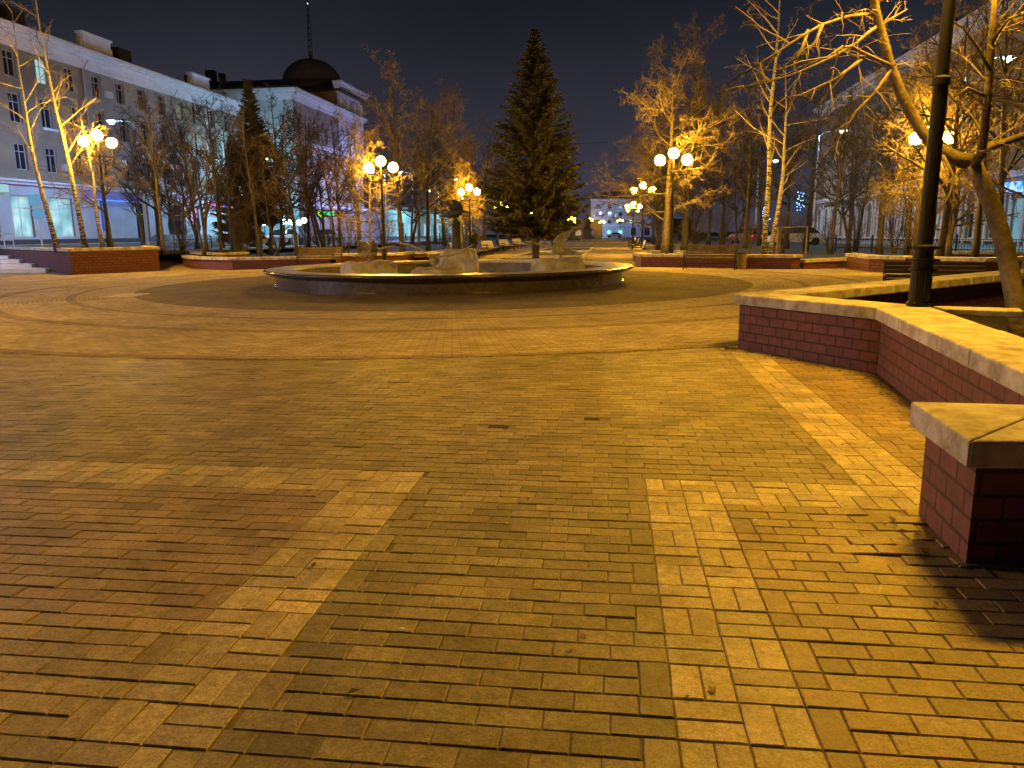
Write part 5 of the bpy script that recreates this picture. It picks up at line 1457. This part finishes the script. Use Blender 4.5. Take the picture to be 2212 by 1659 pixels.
# ---- far pale building and neighbours
D0 = atY(1276, 515, 235)
bD = thing('far_building', (D0.x, 235, -0.2), 'pale blue lit five storey building closing the far end of the promenade', 'building', rz=-0.03)
LD, HD = 22.0, 11.6
ops = []
for z0, z1 in ((4.1, 5.3), (6.3, 7.5), (8.5, 9.8)):
    for x in (1.6, 5.0, 8.2, 11.4, 15.0, 18.4): ops.append((x, x + 1.1, z0, z1))
for x in (1.6, 4.6, 8.0, 12.0, 16.0): ops.append((x, x + 1.6, .5, 2.8))
mb = MB(); wallgrid(mb, (0, 0), 0, LD, HD, ops, z0=-.5); mb.bx(0, .1, .3, 10, -.5, HD); mb.bx(.1, LD, .26, .3, -.5, HD); mb.build('wall', M['palewall'], bD)
mb = MB(); cornice(mb, (0, 0), 0, LD, HD - .9, ((.2, .2), (.6, .2), (.9, .15)), ret=.5); cornice(mb, (0, 0), 0, LD, 3.3, ((.2, .2), (.35, .12)), ret=.3)
for x in (1.3, 11.1, 15): mb.bx(x, x + 1.7, -.7, -.1, 6.0, 6.15); mb.bx(x, x + 1.7, -.7, -.1, 8.2, 8.35)
for x in (4.6, 8.0, 12.0): mb.bx(x - .25, x, -.1, -.002, .4, 3.0); mb.bx(x + 1.6, x + 1.85, -.1, -.002, .4, 3.0)
mb.build('cornice', M['trim'], bD)
for x in (1.3, 11.1, 15):
    for z in (6.15, 8.35):
        mb = MB(); mb.bx(x, x + 1.7, -.75, -.68, z, z + .75); mb.bx(x, x + .06, -.68, -.1, z, z + .75); mb.bx(x + 1.64, x + 1.7, -.68, -.1, z, z + .75); mb.build('balcony', M['pink'], bD)
mb = MB(); mb.bx(1, LD, 1, 8, HD, HD + .6); mb.bx(3, 5, 2, 4, HD + .6, HD + 1.8); mb.bx(6, 10, 2, 4, HD + .6, HD + 2.2); mb.build('roof', M['roof'], bD)
for k, op in enumerate(ops):
    pane = 'glass'
    if k in (20, 19, 18): pane = 'litshop'
    if k in (14, 7, 3): pane = 'litcold'
    window(bD, (0, 0), 0, op, pane, 'frame')
mb = MB(); mb.lathe([(0.0001, -.05), (.5, -.05), (.5, .05), (.0001, .05)], 14); 
for x in (5.4, 8.8):
    o = mb.build('round_sign', glow('cyan_disc', (.3, .9, 1.0), 2.0), bD); o.location = (x, -.2, 1.6); o.rotation_euler.x = math.pi / 2
o = mb.build('round_sign', glow('red_disc', (1.0, .1, .15), 1.4), bD); o.location = (2.2, -.5, 1.6); o.rotation_euler.x = math.pi / 2
e0 = atY(1375, 515, 240)
bE = thing('far_annex', (e0.x, 246, -0.2), 'low peach lit building right of the far pale one', 'building', rz=-0.03)
mb = MB(); opsE = [(2 + i * 3, 3.2 + i * 3, 1.0, 2.6) for i in range(5)]; wallgrid(mb, (0, 0), 0, 18, 5.2, opsE, z0=-.5); mb.bx(0, 18, .26, .3, -.5, 5.2); mb.build('wall', M['tan'], bE)
for op in opsE: window(bE, (0, 0), 0, op)
mb = MB(); mb.bx(-.3, 18, -.4, 8, 5.2, 5.5); mb.build('roof', M['roof'], bE)
f0 = atY(1140, 515, 190)
bF = thing('far_shop_row', (f0.x, 205, -0.2), 'low warm lit row of buildings far behind the spruce', 'building', rz=0.1)
mb = MB(); opsE = [(1 + i * 3, 2.6 + i * 3, .8, 2.6) for i in range(6)]; wallgrid(mb, (0, 0), 0, 20, 4.4, opsE, z0=-.5); mb.bx(0, 20, .26, .3, -.5, 4.4); mb.build('wall', M['tan'], bF)
for i, op in enumerate(opsE): window(bF, (0, 0), 0, op, 'litwarm' if i % 3 == 1 else 'litblue' if i == 5 else 'glass')
mb = MB(); mb.bx(-.3, 20.3, -.4, 8, 4.4, 4.8); mb.build('roof', M['roof'], bF)

# monument
mo = atY(1268, 520, 105)
t = thing('monument', (mo.x, 105, 0.3), 'dark standing statue on a stepped pedestal at the end of the promenade', 'monument')
mb = MB(); mb.bx(-1.5, 1.5, -1.5, 1.5, 0, .3); mb.bx(-.85, .85, -.85, .85, .3, .6); mb.bx(-.6, .6, -.6, .6, .6, 1.5); mb.bx(-.7, .7, -.7, .7, 1.5, 1.65); mb.build('pedestal', M['darkbronze'], t, bevel=.03)
mb = MB(); mb.tube([Vector((0, 0, 1.65)), Vector((0, 0, 2.2)), Vector((0.02, 0, 2.75)), Vector((0, 0, 3.05)), Vector((0, 0, 3.12)), Vector((0, 0, 3.2)), Vector((0, 0, 3.32)), Vector((0, 0, 3.42))], [.42, .34, .3, .3, .12, .10, .14, .06], 12)
mb.tube([Vector((-.28, 0, 3.0)), Vector((-.38, -.05, 2.6)), Vector((-.2, -.22, 2.35))], [.11, .09, .06], 8); mb.tube([Vector((.28, 0, 3.0)), Vector((.4, 0, 2.55)), Vector((.42, -.06, 2.2))], [.11, .09, .06], 8)
mb.build('statue', M['darkbronze'], t, smooth=True)
t = thing('flower_bed', (mo.x, 99, 0.32), 'round raised flower bed in front of the monument', 'flower bed')
mb = MB(); mb.lathe([(4.6, 0), (4.6, .3), (4.3, .3), (4.3, .2), (.001, .35)], 40); mb.build('kerb', M['granite_in'], t)

# ---------------------------------------------------------------- street things
# signs on a galvanised pole at left
p0 = atY(90, 520, 44)
t = thing('traffic_sign', (p0.x, 44, .6), 'square and round traffic signs seen from the back on a pale pole at left', 'sign', rz=.2)
mb = MB(); hz = atY(80, 420, 44).z - .6; mb.tube([Vector((0, 0, 0)), Vector((0, 0, hz))], .045, 8); mb.tube([Vector((-.7, .03, hz - .75)), Vector((.3, .03, hz - .75))], .03, 6); mb.build('pole', M['signpole'], t)
mb = MB(); mb.box((-.1, -.06, hz - .32), (.62, .03, .62)); mb.build('square_sign', M['signblue'], t)
mb = MB(); mb.lathe([(.0001, -.015), (.32, -.015), (.32, .015), (.0001, .015)], 20); o = mb.build('round_sign', M['signblue'], t); o.location = (.02, -.06, hz - 1.05); o.rotation_euler.x = math.pi / 2
# stop railing at left
p0 = atY(-10, 530, 42)
t = thing('railing', (p0.x, 42, .6), 'pale metal street railing at the left picture edge', 'railing')
mb = MB()
for x in (0, .5, 1.0): mb.tube([Vector((x, 0, 0)), Vector((x, 0, 1.15))], .025, 6)
for z in (.8, 1.15): mb.tube([Vector((-1.2, 0, z)), Vector((1.0, 0, z))], .03, 6)
mb.build('rails', M['signpole'], t)
# black picket fence before the left street
def fence(a, b, label, name='picket_fence'):
    a = Vector(a); b = Vector(b); L_ = (b - a).length; an = math.atan2((b - a).y, (b - a).x)
    t = thing(name, a, label, 'fence', 'low black fences along the streets', rz=an)
    mb = MB(); x = 0
    while x < L_: mb.box((x, 0, .45), (.016, .016, .55)); x += .14
    mb.build('pickets', M['iron'], t)
    mb = MB(); mb.box((L_ / 2, 0, .25), (L_, .03, .03)); mb.box((L_ / 2, 0, .68), (L_, .03, .03)); mb.build('rail', M['iron'], t)
    mb = MB(); mb.box((0, 0, .42), (.06, .06, .84)); uvsphere(mb, (0, 0, .88), .05, 8, 5); pm_ = mb.mesh('post', M['iron'])
    x = 0
    while x < L_ + .1:
        po_ = bpy.data.objects.new('post', pm_); COL.objects.link(po_); po_.parent = t; po_.location = (x, 0, 0); x += 2.2
fence((-21.5, 50, .62), (-14.5, 52.5, .62), 'low black picket fence left of the conifer')
fence((-14.2, 52.6, .62), (-6.5, 60, .62), 'low black picket fence behind the olive bench')
fence((-6.3, 60.3, .62), (-2.0, 74, .62), 'low black picket fence receding toward the left benches')
fence((17.5, 42, .3), (22.5, 33.0, .46), 'low black fence before the right street')

# cars
def car(loc, rz, col, label, tail=None):
    t = thing('parked_car', loc, label, 'car', 'cars parked along the side streets', rz=rz)
    pm = mat('car_paint', col, .3, var=0, spec=.6)
    mb = MB()
    prof = [(-2.1, .45, .78), (-2.05, .8, .80), (-1.5, .92, .82), (-.9, .95, .83), (.9, .93, .83), (1.7, .86, .80), (2.1, .68, .74), (2.12, .4, .72)]
    n0 = len(mb.v)
    for x, z, y in prof:
        mb.v += [(x, -y, .28), (x, -y * 1.04, z * .7), (x, -y * .93, z), (x, y * .93, z), (x, y * 1.04, z * .7), (x, y, .28)]
    for i in range(len(prof) - 1):
        for j in range(5):
            a = n0 + i * 6 + j; mb.f.append((a, a + 1, a + 7, a + 6)); mb.m.append(0)
        a = n0 + i * 6; mb.f.append((a, a + 6, a + 11, a + 5)); mb.m.append(0)
    mb.f.append(tuple(n0 + k for k in range(6))); mb.m.append(0); e = n0 + 6 * (len(prof) - 1); mb.f.append(tuple(e + k for k in reversed(range(6)))); mb.m.append(0)
    mb.build('body', pm, t, bevel=.03)
    mb = MB(); n0 = 0
    for x, z, y in ((-1.75, .9, .72), (-1.15, 1.38, .60), (.25, 1.42, .60), (1.15, .9, .72)):
        mb.v += [(x, -y, .88), (x, -y, z), (x, y, z), (x, y, .88)]
    for i in range(3):
        for j in range(3):
            a = i * 4 + j; mb.f.append((a, a + 1, a + 5, a + 4)); mb.m.append(0)
    mb.build('cabin', M['glass'], t)
    mb = MB(); mb.box((-.45, 0, 1.425), (1.45, 1.16, .035)); mb.build('roof', pm, t, bevel=.01)
    for x in (-1.35, 1.35):
        for y in (-.78, .78):
            mb = MB(); mb.lathe([(.0001, -.1), (.31, -.1), (.33, 0), (.31, .1), (.0001, .1)], 18); w_ = mb.build('wheel', M['iron'], t); w_.location = (x, y, .32); w_.rotation_euler.x = math.pi / 2
    for y in (-.55, .55):
        mb = MB(); mb.box((2.1, y, .6), (.06, .3, .13)); mb.build('headlight', M['litcold'], t)
        mb = MB(); mb.box((-2.1, y, .7), (.06, .26, .14)); mb.build('tail_light', glow('tail_red', (1, .02, .05), tail or .3), t)
    return t
car(PQ(-29, 60, .62), math.radians(82.5), (.5, .5, .5), 'white car parked on the left street behind the dark trees')
car(PQ(-29.5, 68, .62), math.radians(82.5), (.35, .36, .38), 'grey car parked beyond the white one on the left street')
car(PQ(-29.5, 78, .62), math.radians(82.5), (.1, .1, .12), 'dark car farthest along the left street')
car(atY(1610, 505, 72) + Vector((0, 0, -0.0)) if False else Vector((atY(1612, 505, 72).x, 72, .3)), math.radians(100), (.12, .04, .05), 'car with red tail lights on the right street among the trunks', 3.0)
car(Vector((atY(1718, 505, 62).x, 62, .3)), math.radians(175), (.45, .46, .5), 'pale car on the right street behind the birches')
car(Vector((atY(1327, 505, 215).x, 215, -.1)), math.radians(178), (.5, .5, .55), 'small pale car in front of the far pale building')

# people
def person(loc, rz, label, coat, trousers, walk=0.15, H=1.72, hood=False):
    t = thing('person', loc, label, 'person', rz=rz)
    me_ = bpy.data.meshes.new('body')
    V = [(0, 0, .95), (0, 0, 1.15), (0, 0, 1.38), (0, 0, 1.50), (0, .01, 1.60), (0, .0, 1.70),
         (-.17, 0, 1.40), (-.25, .02, 1.15), (-.24, .10, .92), (.17, 0, 1.40), (.25, .02, 1.15), (.24, -.08, .92),
         (-.09, 0, .90), (-.09, walk * .5, .50), (-.09, walk, .08), (-.09, walk + .14, .04), (.09, 0, .90), (.09, -walk * .3, .50), (.09, -walk, .09), (.09, -walk + .13, .04)]
    Ed = [(0, 1), (1, 2), (2, 3), (3, 4), (4, 5), (2, 6), (6, 7), (7, 8), (2, 9), (9, 10), (10, 11), (0, 12), (12, 13), (13, 14), (14, 15), (0, 16), (16, 17), (17, 18), (18, 19)]
    R_ = [.17, .17, .17, .07, .095, .09, .09, .07, .045, .09, .07, .045, .10, .075, .05, .045, .10, .075, .05, .045]
    me_.from_pydata(V, Ed, [])
    me_.materials.append(M[trousers] if trousers in M else trousers)
    b = bpy.data.objects.new('body', me_); COL.objects.link(b); b.parent = t
    sk = b.modifiers.new('skin', 'SKIN')
    for i, r_ in enumerate(R_): me_.skin_vertices[0].data[i].radius = (r_, r_ * .8)
    me_.skin_vertices[0].data[0].use_root = True
    b.modifiers.new('sub', 'SUBSURF').levels = 2; b.modifiers['sub'].render_levels = 2
    mb = MB(); mb.tube([Vector((0, 0, .72)), Vector((0, 0, .95)), Vector((0, 0, 1.2)), Vector((0, 0, 1.4)), Vector((0, 0, 1.5))], [.235, .22, .215, .20, .09], 14)
    for sx_, yb in ((-1, .12), (1, -.09)): mb.tube([Vector((sx_ * .16, 0, 1.43)), Vector((sx_ * .26, .02, 1.15)), Vector((sx_ * .25, yb, .95))], [.095, .085, .06], 10)
    mb.build('coat', coat, t, smooth=True)
    mb = MB(); uvsphere(mb, (0, -.005, 1.635), .115, 14, 10); mb.build('hood' if hood else 'hat', coat if hood else M['plinth'], t, smooth=True)
    t.scale = (H / 1.72,) * 3
    return t
c_tan = mat('tan_coat', (.24, .16, .08), .9); c_blue = mat('navy_jacket', (.02, .022, .06), .8); c_dark = mat('black_coat', (.012, .012, .014), .85)
pA = G(1171, 531); person((pA.x, 82, 0), 0, 'person in a long tan coat walking away on the promenade', c_tan, 'plinth')
pB = atY(1190, 531, 88); person((pB.x, 84, 0), 0.1, 'person in a dark blue jacket walking beside the one in tan', c_blue, 'plinth', hood=True)
pC = atY(1025, 540, 52); person((pC.x, 52, 0), 1.2, 'dark clothed person standing near the left benches behind the fountain', c_dark, 'plinth', walk=.03, H=1.8)

# LED garlands on trees (blue lights)
def garland(u, v0, v1, Y, label, m, seed):
    t = thing('light_garland', (0, 0, 0), label, 'garland', 'blue light garlands in the trees')
    r = random.Random(seed); mb = MB(); bl = MB(); pts = []
    n = 34
    a, b = atY(u, v0, Y), atY(u + 4, v1, Y)
    for i in range(n):
        f = i / (n - 1); p = a.lerp(b, f) + Vector((.14 * math.sin(i * 1.9), .14 * math.cos(i * 1.9), 0)); pts.append(p)
        if i % 2 == 0 or r.random() < .4: bl.box(tuple(p + Vector((r.gauss(0, .05), 0, r.gauss(0, .03)))), (.035, .03, .04), rz=r.uniform(0, 3))
    mb.tube(pts, .006, 4); mb.build('wire', M['iron'], t); bl.build('bulbs', m, t)
gb = glow('blue_bulbs', (.12, .35, 1.0), 6); gc = glow('ice_bulbs', (.5, .8, 1.0), 3)
garland(609, 388, 420, 48, 'thin icy blue garland hanging in the trees left of the domed building', gc, 1) if False else None
garland(521, 386, 422, 46.5, 'thin icy blue garland hanging beside the dark conifer', gc, 1)
garland(1727, 415, 455, 36, 'short bright blue garland right of the birches', gb, 2)
garland(1652, 450, 480, 45, 'dim blue garland just left of the straight birch', gb, 3)
garland(2130, 405, 430, 31, 'blue garland near the right edge behind the trunk', gb, 4)

# overhead wires
def wire(a, b, sag, label):
    t = MB(); pts = []
    for i in range(25):
        f = i / 24; p = a.lerp(b, f); p.z -= sag * 4 * f * (1 - f); pts.append(p)
    t.tube(pts, .018, 4); o_ = t.build('overhead_cable', M['cable']); tag(o_, label, 'cable', 'overhead cables across the square')
wire(PQ(-33, 100, 12.5), PQ(18, 104, 13.5), .5, 'upper overhead cable crossing the sky right of the spruce')
wire(PQ(-33, 96, 9.6), PQ(18, 100, 10.0), .6, 'lower overhead cable crossing the sky right of the spruce')

gp = G(272, 638, .001)
mb = MB()
for k in range(4):
    for j in range(7): mb.box((gp.x - .3 + k * .2 + (.04 if j % 2 else 0), gp.y - .5 + j * .17, .003), (.16, .12, .010))
tag(mb.build('paving_patch', mat('worn_pale_block', (.5, .42, .3), .85, var=.2)), 'small patch of pale stone blocks set in the paving at left of the fountain', 'paving patch')
lm0 = mat('leaf_scraps', (.11, .075, .035), .85, var=.5, scale=20)
hb = MB()
for h in holes: hb.box((h.x, h.y, -.0085), (.17, .085, .006), rz=-AX)
tag(hb.build('paving_gaps', M['soil']), kind='structure')
lr = random.Random(31); lb = MB()
edge = [(3.52, 6.5), (3.80, 7.95), (2.93, 9.78), (2.86, 9.98)]
def leafbit(x, y):
    a = lr.uniform(0, 6.283); l_ = lr.uniform(.012, .034); w_ = l_ * lr.uniform(.35, .7)
    ca_, sa_ = math.cos(a), math.sin(a); n = len(lb.v); z = lr.uniform(.003, .012)
    for px_, py_, pz_ in ((-l_, 0, 0), (0, -w_, .006), (l_, 0, .002), (0, w_, .007)): lb.v.append((x + px_ * ca_ - py_ * sa_, y + px_ * sa_ + py_ * ca_, z + pz_))
    lb.f += [(n, n + 1, n + 2), (n, n + 2, n + 3)]; lb.m += [0, 0]
for i in range(260):
    k = lr.randrange(3); f = lr.random(); a = edge[k]; b = edge[k + 1]; d_ = abs(lr.gauss(0, .10)) + .02
    leafbit(a[0] + (b[0] - a[0]) * f - d_, a[1] + (b[1] - a[1]) * f - d_ * .5)
for i in range(7): leafbit(2.02 - abs(lr.gauss(0, .05)), lr.uniform(3.2, 3.9))
for i in range(34):
    y = lr.uniform(2.2, 12); leafbit(lr.uniform(-.65, .6) * y, y)
tag(lb.build('leaf_litter', lm0), kind='stuff')
# small litter on the paving
r = random.Random(12)
lm = mat('dry_leaf', (.30, .20, .08), .8); bt = mat('pale_scrap', (.6, .55, .45), .7)
spots = [(1632, 1124, bt, 'tiny white scrap on the paving right of the light band'), (1262, 1372, lm, 'small pale leaf on the paving at lower middle'), (1232, 1402, lm, 'twisted dry leaf below the middle of the paving'), (1540, 1490, lm, 'dry leaf bit near the lower end of the right light band'), (552, 1250, lm, 'dark leaf bit on the left light band'), (1090, 1130, lm, 'leaf bit in the middle of the paving'), (868, 1360, bt, 'pale crumb by the left light band')]
for u, v, m_, lab in spots:
    p = G(u, v, .002); mb = MB(); n = 7; pts = []
    mb.v.append((0, 0, .006))
    for k in range(n):
        a = 6.283 * k / n; rr = r.uniform(.008, .018); mb.v.append((rr * math.cos(a) * 1.5, rr * math.sin(a), r.uniform(.001, .006)))
    for k in range(n): mb.f.append((0, 1 + k, 1 + (k + 1) % n)); mb.m.append(0)
    o_ = mb.build('litter', m_); o_.location = p; o_.rotation_euler.z = r.uniform(0, 3); tag(o_, lab, 'litter')
